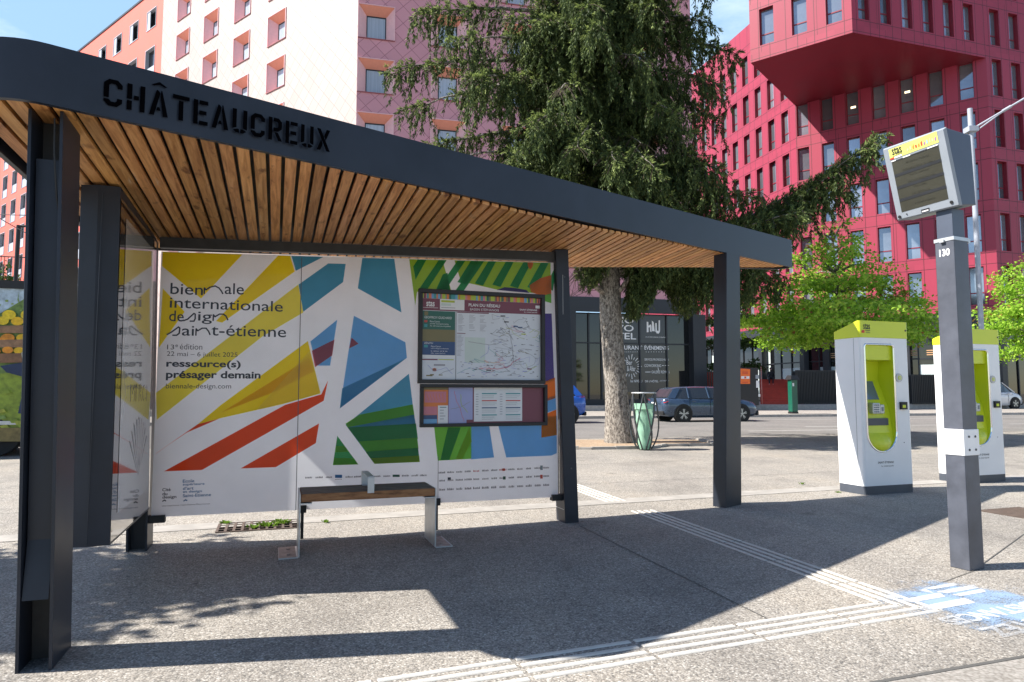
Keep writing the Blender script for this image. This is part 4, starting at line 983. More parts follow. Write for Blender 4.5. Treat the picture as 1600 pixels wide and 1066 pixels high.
m.loft([bots, tops], 0, False); cap = build('cap', m, 'lime', tmach)
m = MB(); text(m, 'stas', mp3(.06, -.0065, 1.965), MX, UP, .105, .07, .012, 0); m.poly([mp3(.09, -.0065, 1.947), mp3(.165, -.0065, 1.947), mp3(.165, -.0065, 1.955), mp3(.09, -.0065, 1.955)], 0); m.poly([mp3(.03, -.0065, 1.92), mp3(.075, -.0065, 1.92), mp3(.078, -.0065, 1.955), mp3(.045, -.0065, 1.955), mp3(.03, -.0065, 1.94)], 1)
for i in range(2): m.poly([mp3(.095, -.0065, 1.93 - i * .01), mp3(.165, -.0065, 1.93 - i * .01), mp3(.165, -.0065, 1.934 - i * .01), mp3(.095, -.0065, 1.934 - i * .01)], 0)
m.poly([mp3(.72, -.0065, 1.955), mp3(.745, -.0065, 1.955), mp3(.745, -.0065, 1.975), mp3(.72, -.0065, 1.975)], 0)
build('logo', m, ['dark_ink', 'red_ink'], cap)
m = MB(); m.loft([[mp3(a, b, .0) for a, b in rrect(MW, MDp, .03)], [mp3(a, b, .1) for a, b in rrect(MW, MDp, .03)]], 0, False); build('plinth', m, 'plinth_grey', tmach)
m = MB(); k = len(ol); sc_o = lambda p, s_: (ocx + (p[0] - ocx) * s_, 1.14 + (p[1] - 1.14) * (1 + (s_ - 1) * .36))
for i in range(k):
    a, b = ol[i], ol[(i + 1) % k]; A, B = sc_o(a, 1.05), sc_o(b, 1.05); a2, b2 = sc_o(a, .97), sc_o(b, .97)
    m.add([mp3(A[0], -.001, A[1]), mp3(B[0], -.001, B[1]), mp3(b[0], -.012, b[1]), mp3(a[0], -.012, a[1]), mp3(b2[0], .012, b2[1]), mp3(a2[0], .012, a2[1])], [(0, 1, 2, 3), (3, 2, 4, 5)], 0, smooth=True)
build('trim', m, 'chrome', tmach)
m = MB(); dep = lambda z: .06 if z > 1.6 else (.2 if z > 1.0 else .09)
n_ol = [(ocx + (a - ocx) * .97, 1.14 + (z - 1.14) * .988) for a, z in ol]
for i in range(k):
    a, b = n_ol[i], n_ol[(i + 1) % k]; m.add([mp3(a[0], .003, a[1]), mp3(b[0], .003, b[1]), mp3(b[0], .27, b[1]), mp3(a[0], .27, a[1])], [(0, 1, 2, 3)], 0)
x0, x1 = oa0 + .008, oa1 - .008
for (za, da, zb_, db) in ((1.78, .03, 1.6, .03), (1.6, .03, 1.59, .22), (1.59, .22, 1.36, .24), (1.36, .24, 1.02, .1), (1.02, .1, .8, .06), (.8, .06, .72, .05)):
    m.add([mp3(x0, da, za), mp3(x1, da, za), mp3(x1, db, zb_), mp3(x0, db, zb_)], [(0, 1, 2, 3)], 0)
bowl = []
for i in range(9):
    t = i / 8; z = .72 - t * .22; hw = orr * .96 * math.sqrt(max(0, 1 - max(0, (oz0 + orr - z) / orr) ** 2)); bulge = -.05 * math.sin(math.pi * t)
    bowl.append([mp3(ocx + hw * s_, .05 * (1 - t) + bulge * (1 - s_ * s_), z) for s_ in (-1, -.75, -.4, 0, .4, .75, 1)])
for r0, r1 in zip(bowl[:-1], bowl[1:]):
    for i in range(6): m.add([r0[i], r0[i + 1], r1[i + 1], r1[i]], [(0, 1, 2, 3)], 0, smooth=True)
rec = build('recess', m, 'lime', tmach)
def rz(z): return .24 + (1.36 - z) / (1.36 - 1.02) * (.1 - .24)
m = MB(); m.add([mp3(x0 + .01, rz(1.345) - .006, 1.345), mp3(x1 - .1, rz(1.345) - .006, 1.345), mp3(x1 - .1, rz(1.12) - .006, 1.12), mp3(x0 + .01, rz(1.12) - .006, 1.12)], [(0, 1, 2, 3)]); build('screen', m, 'screen_blue', rec)
m = MB(); m.box(mp3(.2, .03, .95), MX * .12, MY * .1, UP * .13); m.box(mp3(.34, .05, .95), MX * .07, MY * .05, UP * .11); m.box(mp3(.1, .07, .96), MX * .06, MY * .03, UP * .09); kp = build('keypad', m, 'galvanised', tmach, bevel=.01)
m = MB()
for i in range(3):
    for j in range(4): m.box(mp3(.215 + i * .03, .026, .965 + j * .027), MX * .022, MY * .004, UP * .016)
m.box(mp3(.36, .046, .98), MX * .03, MY * .004, UP * .05); build('key', m, 'screen_blue', kp)
m = MB(); m.box(mp3(.12, .052, .81), MX * .34, MY * .02, UP * .085); build('slot', m, 'plinth_grey', rec)
m = MB(); text(m, 'Achat de titres', mp3(x0 + .03, .222, 1.55), MX, UP, .12, .016); text(m, 'Rechargement', mp3(x0 + .03, .226, 1.52), MX, UP, .11, .014); text(m, 'de carte', mp3(x0 + .03, .231, 1.485), MX, UP, .08, .014); build('notice', m, 'dark_ink', rec)
m = MB(); m.disc(mp3(.595, 0, 1.385), -MY, .052, .012, 24, 0); m.disc(mp3(.6, -.012, 1.385), -MY, .025, .003, 20, 1); m.disc(mp3(.6, -.015, 1.385), -MY, .012, .002, 16, 0); build('card_reader', m, ['light_steel', 'lime'], tmach)
m = MB(); m.box(mp3(.59, -.028, 1.0), MX * .1, MY * .028, UP * .09, 0); m.box(mp3(.61, -.03, 1.02), MX * .05, MY * .002, UP * .035, 1); build('scanner', m, ['black_rubber', 'lime'], tmach, bevel=.004)
m = MB(); m.disc(mp3(.64, 0, .6), -MY, .006, .002, 10); build('lock', m, 'dark_ink', tmach)
m = MB(); text(m, 'SAINT-ÉTIENNE', mp3(.21, -.0015, .36), MX, UP, .25, .03, .008); text(m, 'la métropole', mp3(.265, -.0015, .315), MX, UP, .19, .024); build('lettering', m, 'dark_ink', tmach)
thing_copy(tmach, (6.02, 9.17, 0), 'white and lime ticket machine partly hidden behind the grey display pole')

# ------------------------------------------------------------------ catenary mast
cp = AT(1519, 240, 15.5); co_ = Vector((cp.x, cp.y, 0))
ct = thing('catenary_mast', co_, 'slim pale steel tram mast with a bracket arm, rising behind the display', 'mast')
m = MB(); m.tube([co_, co_ + UP * AT(1505, 170, 15.5).z], .055, 12); build('pole', m, 'catenary_white', ct)
zc = AT(1510, 203, 15.5).z; e_ = AT(1600, 150, 15.0) - AT(1510, 203, 15.5); st_ = co_ + UP * zc
m = MB(); m.tube([st_ - e_ * .1, st_ + e_ * 2.6], .022, 8); m.tube([st_ - e_ * .02 - UP * .12, st_ + e_ * .5 - UP * .02, st_ + e_ * .9 + UP * .01], .016, 8); m.tube([st_ + e_ * .55, st_ + e_ * .7], .035, 10); m.cbox(st_, (.22, 0, 0), (0, .22, 0), (0, 0, .12)); build('bracket_arm', m, 'catenary_white', ct)

# ------------------------------------------------------------------ litter bin
bc = Vector((2.8, 14.55, 0)); lb = thing('litter_bin', bc, 'wire hoop litter bin holding a pale green plastic sack beside the conifer trunk', 'litter bin')
m = MB(); R0 = .25
m.tube([bc + Vector((R0 * math.cos(t * .2618), R0 * math.sin(t * .2618), 1.2)) for t in range(25)], .016, 8)
m.disc(bc + UP * 1.205, UP, R0 + .01, .012, 28); build('hoop_lid', m, 'galvanised', lb)
m = MB()
for k_ in range(6):
    t = k_ * math.pi / 3 + .3
    for sgn in (1, -1):
        pts = []
        for i in range(9): q = i / 8; rr = R0 * (1 + .22 * math.sin(q * math.pi * .9)) * (1 - .45 * q ** 6); aa = t + sgn * q * .8; pts.append(bc + Vector((rr * math.cos(aa), rr * math.sin(aa), 1.18 * (1 - q) + .02)))
        m.tube(pts, .015, 6)
build('frame', m, 'bin_steel', lb)
def sack_mat():
    m_ = print_mat('sack_green', (.4, .66, .5), .3, .12); return m_
sack_mat(); m = MB(); rings = []
for i in range(12):
    q = i / 11; r_ = .205 - .09 * q + .012 * math.sin(i * 2.1); z = .98 - q * .96
    rings.append([bc + Vector((r_ * (1 + .07 * math.sin(5 * t * .3927 + i * .7)) * math.cos(t * .3927), r_ * (1 + .07 * math.cos(4 * t * .3927 + i)) * math.sin(t * .3927), z)) for t in range(16)])
m.loft(rings, 0, True, False); m.poly(rings[-1])
for i in range(16): m.add([rings[0][i], rings[0][(i + 1) % 16], bc + (rings[0][(i + 1) % 16] - bc) * 1 + Vector((0, 0, -.12)) + (rings[0][(i + 1) % 16] - bc - UP * .98) * .07, bc + (rings[0][i] - bc) + Vector((0, 0, -.12)) + (rings[0][i] - bc - UP * .98) * .07], [(0, 1, 2, 3)], 0, smooth=True)
build('sack', m, 'sack_green', lb)

# ------------------------------------------------------------------ fast leaf meshes
def leaf_obj(name, pos, dirs, nrm, ln, wd, mi, mats, parent, fold=.25):
    """diamond leaves: pos, dirs (axis), nrm as arrays; ln, wd arrays; mi material per leaf"""
    n = len(pos); d = dirs / np.linalg.norm(dirs, axis=1, keepdims=True)
    s = np.cross(d, nrm); s /= np.linalg.norm(s, axis=1, keepdims=True) + 1e-9
    up = np.cross(s, d); L_ = ln[:, None]; W_ = wd[:, None]
    v = np.empty((n, 4, 3)); v[:, 0] = pos; v[:, 1] = pos + d * L_ * .45 + s * W_ * .5 + up * W_ * fold; v[:, 2] = pos + d * L_; v[:, 3] = pos + d * L_ * .45 - s * W_ * .5 + up * W_ * fold
    org = np.array(ORG[parent.name]); v = (v - org).reshape(-1, 3)
    me = bpy.data.meshes.new(name); o = bpy.data.objects.new(name, me); C.objects.link(o); o.parent = parent; ORG[o.name] = ORG[parent.name]
    me.vertices.add(4 * n); me.vertices.foreach_set('co', v.ravel())
    me.loops.add(4 * n); me.loops.foreach_set('vertex_index', np.arange(4 * n, dtype=np.int32))
    me.polygons.add(n); me.polygons.foreach_set('loop_start', np.arange(0, 4 * n, 4, dtype=np.int32)); me.polygons.foreach_set('loop_total', np.full(n, 4, dtype=np.int32))
    me.polygons.foreach_set('material_index', np.asarray(mi, dtype=np.int32))
    for m_ in mats: me.materials.append(MAT[m_])
    me.update(calc_edges=True); me.validate(); return o

# ------------------------------------------------------------------ the large drooping conifer
TB = Vector((2.6, 16.7, 0))
con = thing('conifer_tree', TB, 'huge drooping dark green conifer growing from a sandy pit behind the shelter', 'tree')
def trunk_at(z): return Vector((2.62 - .06 * z if z < 3 else 2.44 - .02 * (z - 3), 16.7 + .02 * z, z))
m = MB()
pts = []; rad = []
for i in range(34):
    z = i * .62; pts.append(trunk_at(z)); rad.append(max(.05, (.265 if z > .9 else .395 - .145 * z) * (1 - max(0, z - 3) / 22)))
rings = []
rg_ = random.Random(2)
for i, (p, r_) in enumerate(zip(pts, rad)):
    rings.append([p + Vector((math.cos(t * .2618), math.sin(t * .2618), 0)) * r_ * (1 + rg_.uniform(-.05, .05)) for t in range(24)])
m.loft(rings, 0, True); trk = build('trunk', m, 'bark', con)
# main limbs as curves from the trunk to a tip
limbs = []
def limb(z0, tip, sag, r0, dens=1.0, hang=1.0): limbs.append((z0, Vector(tip), sag, r0, dens, hang))
K_ = [  # px, py, depth offset, sag
 (612, 108, -1.2, .5), (655, 18, -.6, .4), (640, 170, .4, .6), (662, 232, -.8, .6), (705, 62, -1.6, .5), (690, 250, -1.4, .6), (735, 120, -2.2, .6), (765, 30, -2.0, .4), (700, 300, .6, .6),
 (790, 250, -2.4, .8), (760, 340, -1.5, .6), (1145, 84, .3, .7), (1108, 34, -.8, .5), (1115, 190, .8, .7), (1095, 250, -1.6, .7), (1125, 290, -.8, .6), (1060, 175, -2.4, .7), (1000, 90, -2.6, .6), (930, 40, -2.8, .5), (870, 140, -2.8, .7),
 (830, 190, -2.9, .8), (900, 230, -2.9, .9), (960, 250, -3.0, .8), (1020, 260, -2.6, .8), (860, 300, -2.6, .8), (940, 330, -2.6, .8), (1060, 330, -2.0, .7), (1105, -30, .2, .6), (1040, -40, -1.5, .6), (900, -50, -2.2, .6), (780, -40, -1.4, .6), (700, -60, -.4, .5)]
for px, py, dy, sg in K_:
    t = AT(px, py, 16.7 + dy); h = (Vector((t.x, t.y, 0)) - Vector((2.3, 16.7, 0))).length
    limb(max(3.4, t.z + sg * .4 + rg_.uniform(-.5, .6)), t, sg, .05 + .012 * h)
for i in range(34):   # shorter limbs filling the middle, towards the street side
    z = rg_.uniform(4.6, 13.5); a = rg_.uniform(-2.9, -.25); r_ = rg_.uniform(1.3, 2.7)
    limb(z, (2.45 + r_ * math.cos(a) * 1.1, 16.7 + r_ * math.sin(a), z + rg_.uniform(-.7, .1)), .5, .05, 1, 1.25)
for i in range(30):   # the far side of the crown and the top above the frame
    z = rg_.uniform(4, 18); a = rg_.uniform(0, 6.283); r_ = rg_.uniform(2.2, 4.2) * (1 - max(0, z - 8) / 15)
    if math.sin(a) < -.2 and z < 11: continue
    limb(z, (2.4 + r_ * math.cos(a), 16.8 + r_ * math.sin(a), z + rg_.uniform(-.8, .2)), .6, .07)
limb(3.55, AT(884, 392, 16.0), -.1, .13); limb(3.6, AT(1012, 398, 16.2), -.1, .13); limb(3.5, AT(935, 330, 17.6), -.1, .15)
# the low long limb to the right and the low skirts
for px, py, dy, z0, sg in ((1372, 212, -1.6, 4.3, -.75), (1355, 228, -1.3, 4.4, -.6), (1300, 268, -1.2, 4.2, -.2), (1250, 330, -1.8, 4.2, .1), (1215, 345, -.8, 4.4, .4), (1325, 300, -.6, 4.4, .2), (1185, 300, -1.4, 5.0, .3), (1160, 410, -.6, 3.9, .5), (1215, 428, .6, 4.1, .5), (1120, 430, .8, 4.0, .6), (1070, 420, -.3, 4.2, .7), (1030, 430, .9, 4.3, .7), (905, 425, -.6, 4.0, .5), (890, 440, .5, 3.9, .5)):
    limb(z0, AT(px, py, 16.7 + dy), sg, .075, 1.1, 1.25 if px < 1240 else .9)
m = MB(); tw = []
P_, D_, N_, Ln, Wd, Mi = [], [], [], [], [], []
Zv = np.array([0, 0, 1.])
def spray(p, d, n, length, tipw):
    """needle clumps along a small twig from p in direction d"""
    n = int(n * 2.1)
    d = d / np.linalg.norm(d); t = rng.random(n) ** .8
    q = p + d * (t * length)[:, None] + np.outer(-(t ** 2) * length * .18, Zv) + rng.normal(size=(n, 3)) * .012
    side = rng.normal(size=(n, 3)); side -= np.outer(side @ d, d); side /= np.linalg.norm(side, axis=1, keepdims=True)
    dd = d * .9 + side * .5 + np.outer(np.full(n, -.12), Zv)
    P_.append(q); D_.append(dd); N_.append(rng.normal(size=(n, 3)) + Zv * .6); Ln.append(rng.uniform(.055, .12, n)); Wd.append(rng.uniform(.018, .034, n))
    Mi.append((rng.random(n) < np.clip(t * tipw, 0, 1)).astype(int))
for z0, tip, sg, r0, dens, hang in limbs:
    a = trunk_at(z0); L_ = (tip - a).length; k = max(6, int(L_ / .2)); cv = []
    for i in range(k + 1):
        t = i / k; p = a.lerp(tip, t); p = p + UP * (sg * 1.1 * math.sin(math.pi * t ** .8) * (.75 if sg > 0 else 1)); p += Vector((math.sin(i * 1.3 + z0 * 7), math.cos(i * 1.7 + z0 * 3), 0)) * .035; cv.append(p)
    m.tube(cv, [r0 * .75 * (1 - .9 * i / k) for i in range(k + 1)], 6)
    for i in range(2, k + 1):
        t = i / k; dr_ = (cv[i] - cv[i - 1]).normalized(); sd_ = dr_.cross(UP).normalized()
        for b in range(2 if rg_.random() < .25 else 3):
            # a flat side spray with short twigs hanging from it: light needles paint sunlit bough tops over dark undersides
            sgn = 1 if (b + i) % 2 else -1
            lng = hang * rg_.uniform(.3, .85) * (1.1 - .65 * t) * min(1, .65 + t * 1.6)
            d0 = np.array((sd_ * sgn * rg_.uniform(.5, 1) + dr_ * rg_.uniform(.2, .9) + UP * rg_.uniform(-.5, .05)).normalized()); p0 = np.array(cv[i])
            ns = max(2, int(lng / .13)); pts_ = [p0 + d0 * (lng * j / ns) + np.array([0, 0, -1.]) * (lng * .5 * (j / ns) ** 2) for j in range(ns + 1)]
            tw.append([Vector(x) for x in pts_[::max(1, ns // 2)]])
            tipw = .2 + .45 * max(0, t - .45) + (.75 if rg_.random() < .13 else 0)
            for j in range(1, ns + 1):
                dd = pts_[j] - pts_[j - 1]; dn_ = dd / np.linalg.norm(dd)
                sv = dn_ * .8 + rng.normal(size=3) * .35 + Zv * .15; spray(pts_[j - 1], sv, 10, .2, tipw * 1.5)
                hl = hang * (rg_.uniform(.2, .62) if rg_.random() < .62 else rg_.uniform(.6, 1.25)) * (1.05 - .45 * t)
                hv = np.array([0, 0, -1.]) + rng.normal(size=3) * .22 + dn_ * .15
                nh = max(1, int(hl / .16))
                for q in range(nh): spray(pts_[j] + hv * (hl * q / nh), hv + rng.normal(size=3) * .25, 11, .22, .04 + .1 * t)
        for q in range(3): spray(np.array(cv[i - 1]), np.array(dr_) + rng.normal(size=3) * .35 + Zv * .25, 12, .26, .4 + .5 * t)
build('limb', m, 'bark', con)
m = MB()
for p in tw:
    if min(q.z for q in p) > 3.5: m.tube(p, .007, 3, caps=False)
build('twig', m, 'twig', con)
cat = np.concatenate
PA = cat(P_); low = 3.25 + .35 * np.sin(PA[:, 0] * 2.1) + .25 * np.sin(PA[:, 0] * 5.3 + 1) + rng.normal(size=len(PA)) * .06 + 1.05 * (np.abs(PA[:, 0] - 2.05) < .8)
vx, vy, vz = PA[:, 0], PA[:, 1], PA[:, 2]
void = np.sin(vx * 2.3 + 1.1 * np.sin(vz * 1.3)) * np.sin(vz * 2.1 + vx * .7 + .8) + .5 * np.sin(vx * 4.7 + vz * 1.9) * np.sin(vy * 2.2 + vz * .6) + rng.normal(size=len(PA)) * .12
rad_ = np.hypot(vx - 2.3, vy - 16.7)
ok = (PA[:, 2] > low) & (void > -.72 - .3 * (rad_ < 1.1) + .22 * (vx < .6))
leaf_obj('crown', PA[ok], cat(D_)[ok], cat(N_)[ok], cat(Ln)[ok], cat(Wd)[ok], cat(Mi)[ok], ['needles_dark', 'needles_tip_lit'], con)
# sandy tree pit with a stone edge
pit = [TB + Vector((a, b, .006)) for a, b in ((-2.2, -1.9), (-.9, -2.1), (.4, -1.9), (.9, -1.2), (2.2, -1.0), (2.2, 1.0), (-2.2, 1.0))]
m = MB(); m.poly(pit); tag(build('tree_pit_soil', m, 'sandy_soil'), kind='structure')
m = MB()
for a, b in zip(pit[:5], pit[1:6]):
    L_ = (b - a).length; d_ = (b - a).normalized(); nn_ = Vector((-d_.y, d_.x, 0)); x = 0
    while x < L_ - .05: e_ = min(.52, L_ - x); m.box(a + d_ * x + UP * -.02 + nn_ * rg_.uniform(-.015, .015), d_ * (e_ - .015), nn_ * .11, UP * rg_.uniform(.06, .085)); x += e_
tag(build('tree_pit_edging', m, 'kerb_concrete'), kind='structure')

# ------------------------------------------------------------------ broadleaf trees
def leaf_cloud(name, parent, pads, per, ln, wd, mats, red=.1, flat=.6):
    P, D, Nn, Lq, Wq, M_ = [], [], [], [], [], []
    for c_, r_, h_ in pads:
        n = int(per * r_ * r_ * (.6 + h_)); a = rng.random(n) * 6.2832; q = np.sqrt(rng.random(n)) * r_; z = rng.normal(size=n) * h_ * .35
        lum = 1 + .28 * np.sin(a * 3 + c_[0] * 5) + .18 * np.sin(a * 7 + c_[2] * 9)
        p = np.stack([c_[0] + q * lum * np.cos(a), c_[1] + q * lum * np.sin(a), c_[2] + z - .16 * (q / r_) ** 2 * r_], 1)
        # small clumps: leaves gather round twig ends
        k = max(3, n // 14); cen = p[rng.integers(0, n, k)]; own = cen[rng.integers(0, k, n)]; p = own + (rng.normal(size=(n, 3)) * np.array([.13, .13, .07]))
        out = np.stack([np.cos(a), np.sin(a), rng.normal(size=n) * .5 - .25], 1) + rng.normal(size=(n, 3)) * .6
        P.append(p); D.append(out); Nn.append(np.stack([rng.normal(size=n) * .5, rng.normal(size=n) * .5, np.ones(n) * flat], 1)); Lq.append(rng.uniform(.7, 1.2, n) * ln); Wq.append(rng.uniform(.7, 1.2, n) * wd)
        M_.append((rng.random(n) < (.55 if rng.random() < red else .02)).astype(int))
    return leaf_obj(name, cat(P), cat(D), cat(Nn), cat(Lq), cat(Wq), cat(M_), mats, parent)
def broad_tree(base, h0, tiers, label, lean=(0, 0), mats=('maple_leaf', 'maple_red'), per=420, ln=.13, wd=.12, r0=.1, name='maple_tree', red=.1, hp=.38):
    base = Vector(base); t_ = thing(name, base, label, 'tree', None); m = MB(); rd = random.Random(int(base.x * 10))
    top = base + Vector((lean[0], lean[1], tiers[-1][0])); m.tube([base, base.lerp(top, .3), base.lerp(top, .65), top], [r0, r0 * .85, r0 * .5, r0 * .15], 10); tr_ = build('trunk', m, 'bark', t_)
    pads = []; m = MB()
    for z, r_, n in tiers:
        c0 = base.lerp(top, (z - .3) / tiers[-1][0])
        for i in range(n):
            a = 6.2832 * i / n + rd.uniform(-.4, .4) + z; q = r_ * rd.uniform(.45, .85); e = Vector((base.x + lean[0] * z / tiers[-1][0] + q * math.cos(a), base.y + q * math.sin(a), base.z + z + rd.uniform(-.22, .18)))
            m.tube([c0, c0.lerp(e, .5) + UP * .1, e], [r0 * .35, r0 * .2, r0 * .06], 5); pads.append((tuple(e), r_ * rd.uniform(.3, .48), hp * rd.uniform(.7, 1.3)))
        pads.append(((c0.x, c0.y, base.z + z), r_ * .4, hp))
    build('branch', m, 'bark', t_); leaf_cloud('crown', t_, pads, per, ln, wd, mats, red); return t_
mx_ = AT(1322, 560, 18.4)
broad_tree((mx_.x, 18.4, 0), 2, [(2.75, 2.4, 9), (3.15, 2.8, 10), (3.65, 2.3, 8), (4.2, 1.9, 7), (4.75, 1.5, 6), (5.25, 1.0, 4), (5.65, .6, 3)], 'spreading bright green maple with reddish shoots behind the left ticket machine', lean=(-.25, 0), per=720, hp=.18, red=.08, ln=.1, wd=.085)
mx2 = AT(1632, 560, 21)
broad_tree((mx2.x, 21, 0), 2, [(2.6, 1.5, 8), (3.2, 1.7, 9), (3.8, 1.7, 9), (4.4, 1.4, 7), (5.0, 1.0, 5), (5.5, .5, 3)], 'bright green maple cut off by the right edge, past the display pole', per=900, hp=.22, red=.05, ln=.1, wd=.085)
broad_tree((18.6, 57.5, .45), 2, [(3, 2.4, 8), (5, 2.8, 9), (7, 2.6, 9), (8.8, 2, 7), (10.2, 1, 4)], 'dense dark green tree standing in the gap between the pink hotel and the red offices', mats=('hedge_leaf', 'hedge_leaf'), per=150, ln=.28, wd=.2, r0=.2, name='broadleaf_tree')
broad_tree((-7.15, 3.72, 0), 2, [(3.7, .9, 7), (4.1, 1.25, 10), (4.5, 1.3, 10), (4.9, .9, 7)], 'young street tree left of the shelter, throwing dappled shade on the paving', mats=('hedge_leaf', 'hedge_leaf'), per=900, ln=.13, wd=.1, r0=.07, name='street_tree')

# ------------------------------------------------------------------ vehicles
def car(name, org, d, prof, L_, Wc, paint, label, rad=.33, ax=(.85, 3.52), roofmat=None, estate=True):
    """prof: belt/roof heights along the length from the rear; d: the way the bonnet points"""
    d = Vector(d).normalized(); s = Vector((-d.y, d.x, 0)); org = Vector(org)
    t_ = thing(name, org + d * L_ / 2, label, 'car' if name == 'parked_car' else 'van')
    P = lambda x, y, z: org + d * x + s * y + UP * z
    st = prof['body']; rings = []
    for x, zl, zb_, hw in st:
        mid = zl + (zb_ - zl) * .55
        rings.append([P(x, -hw * .86, zl), P(x, hw * .86, zl), P(x, hw * .97, zl + .1), P(x, hw, mid), P(x, hw * .985, zb_ - .1), P(x, hw * .9, zb_), P(x, -hw * .9, zb_), P(x, -hw * .985, zb_ - .1), P(x, -hw, mid), P(x, -hw * .97, zl + .1)])
    m = MB(); m.loft(rings, 0, True); bdy = build('body', m, paint, t_)
    gh = prof['green']; rings = []
    for x, zb_, zt_, hb, ht_ in gh: rings.append([P(x, hb, zb_), P(x, ht_, zt_ - .03), P(x, ht_ - .1, zt_), P(x, -ht_ + .1, zt_), P(x, -ht_, zt_ - .03), P(x, -hb, zb_)])
    m = MB(); m.loft([r[::-1] for r in rings], 0, False); build('window_glass', m, 'car_glass', t_)
    m = MB(); rf = [g for g in gh if g[2] > prof['roof']]
    m.loft([[P(x, ht_ + .006, zt_ - .05), P(x, ht_ - .09, zt_ + .012), P(x, -ht_ + .09, zt_ + .012), P(x, -ht_ - .006, zt_ - .05)][::-1] for x, zb_, zt_, hb, ht_ in rf], 0, True)
    for sg_ in (1, -1):
        for (xa, za, ya), (xb, zb2, yb) in prof['pillars']:
            a = P(xa, sg_ * (ya + .006), za); b = P(xb, sg_ * (yb + .006), zb2); m.tube([a, b], .032, 6)
    for sg_ in (1, -1): m.prism([P(x, sg_ * (y + .004), z) for x, z, y in prof['quarter']], s * sg_ * .012)
    build('roof', m, paint, t_)
    m = MB()
    for sg_ in (1, -1):
        y = sg_ * (prof['hw'] + .006)
        for x in prof['doors']: m.cbox(P(x, y - sg_ * .004, .62), d * .008, s * .012, UP * .6)
        m.cbox(P((prof['doors'][0] + prof['doors'][-1]) / 2, y - sg_ * .02, .98), d * (prof['doors'][-1] - prof['doors'][0] + .8), s * .03, UP * .012)
    build('seam', m, 'black_metal', bdy)
    m = MB()
    for sg_ in (1, -1):
        for x in prof['doors'][:-1]: m.cbox(P(x + .18, sg_ * (prof['hw'] + .005), .86), d * .17, s * .03, UP * .03)
    build('handle', m, paint, bdy)
    for x in ax:
        for sg_ in (1, -1):
            yy = sg_ * (prof['hw'] - .19)
            m = MB(); m.disc(P(x, yy, rad + .02), s * sg_, rad + .07, .2, 24); ar = build('wheel_arch', m, 'black_rubber', t_)
            m = MB(); m.disc(P(x, yy + sg_ * .01, rad), s * sg_, rad, .21, 28); wh = build('wheel', m, 'tyre', t_)
            m = MB(); m.disc(P(x, yy + sg_ * .2, rad), s * sg_, rad * .68, .021, 24, 1)
            for k in range(5):
                for dk in (-.16, .16):
                    a = k * 1.2566 + .3; v_ = d * math.cos(a + dk) + UP * math.sin(a + dk); w_ = d * math.cos(a) + UP * math.sin(a)
                    q = P(x, yy + sg_ * .223, rad); n_ = v_.cross(s).normalized() * .016
                    m.poly([q - n_ + w_ * .03, q + n_ + w_ * .03, q + v_ * rad * .66 + n_, q + v_ * rad * .66 - n_], 0)
            m.disc(P(x, yy + sg_ * .2225, rad), s * sg_, .05, .004, 12, 0)
            build('rim', m, ['rim', 'black_metal'], wh)
    for sg_ in (1, -1):
        m = MB(); x0_, z0_, hw_ = prof['tail']; 
        pts = [P(x0_ - .03, sg_ * (hw_ - .28), z0_ - .06), P(x0_ + .0, sg_ * (hw_ - .02), z0_ - .07), P(x0_ + .3, sg_ * (hw_ + .012), z0_ + .0), P(x0_ + .25, sg_ * (hw_ + .01), z0_ + .05), P(x0_ + .02, sg_ * (hw_ - .04), z0_ + .08), P(x0_ - .01, sg_ * (hw_ - .28), z0_ + .05)]
        m.prism(pts, -d * .02 + s * sg_ * .012); build('tail_lamp', m, 'tail_red', t_)
        m = MB(); x1_, z1_, hw2 = prof['head']; pts = [P(x1_, sg_ * (hw2 - .3), z1_ - .05), P(x1_ - .1, sg_ * (hw2 - .02), z1_ - .05), P(x1_ - .42, sg_ * (hw2 + .03), z1_ + .06), P(x1_ - .2, sg_ * (hw2 - .1), z1_ + .08)]
        m.prism(pts, d * .03 + s * sg_ * .015); build('headlight', m, 'head_lamp', t_)
        m = MB(); xm = prof['mirror']; m.cbox(P(xm, sg_ * (prof['hw'] + .09), 1.03), d * .12, s * .19, UP * .13); build('wing_mirror', m, paint, t_, bevel=.03)
    m = MB(); m.cbox(P(-.02, 0, .76), d * .02, s * .52, UP * .11); build('number_plate', m, 'white_paint', t_)
    m = MB(); m.cbox(P(.05, 0, .38), d * .12, s * (prof['hw'] * 1.7), UP * .16); m.cbox(P(L_ - .06, 0, .36), d * .12, s * (prof['hw'] * 1.6), UP * .2); build('bumper', m, 'black_rubber', t_, bevel=.03)
    return t_
EST = dict(body=[(.0, .45, .8, .7), (.06, .3, .98, .82), (.3, .22, 1.0, .89), (1.2, .19, .99, .905), (2.4, .19, .97, .905), (3.3, .19, .955, .9), (3.75, .2, .9, .89), (4.12, .22, .81, .85), (4.36, .27, .69, .74), (4.45, .4, .58, .6)],
           green=[(.18, .95, 1.03, .8, .74), (.5, .95, 1.36, .83, .66), (.8, .96, 1.43, .84, .66), (1.6, .96, 1.46, .85, .67), (2.4, .95, 1.45, .85, .66), (2.75, .95, 1.38, .84, .64), (3.55, .93, .97, .8, .72)], roof=1.3,
           quarter=((.2, 1.0, .8), (.5, 1.37, .68), (.82, 1.41, .675), (.5, .97, .83)), pillars=[((1.12, .97, .85), (1.12, 1.42, .67)), ((2.05, .97, .85), (2.0, 1.44, .67)), ((3.5, .95, .82), (2.6, 1.42, .66))], doors=[1.15, 2.08, 3.15], hw=.905, tail=(.06, .86, .84), head=(4.4, .69, .74), mirror=3.05)
c0_ = Vector((7.05, 28.2, 0)) - DR * .85 + NR * .9
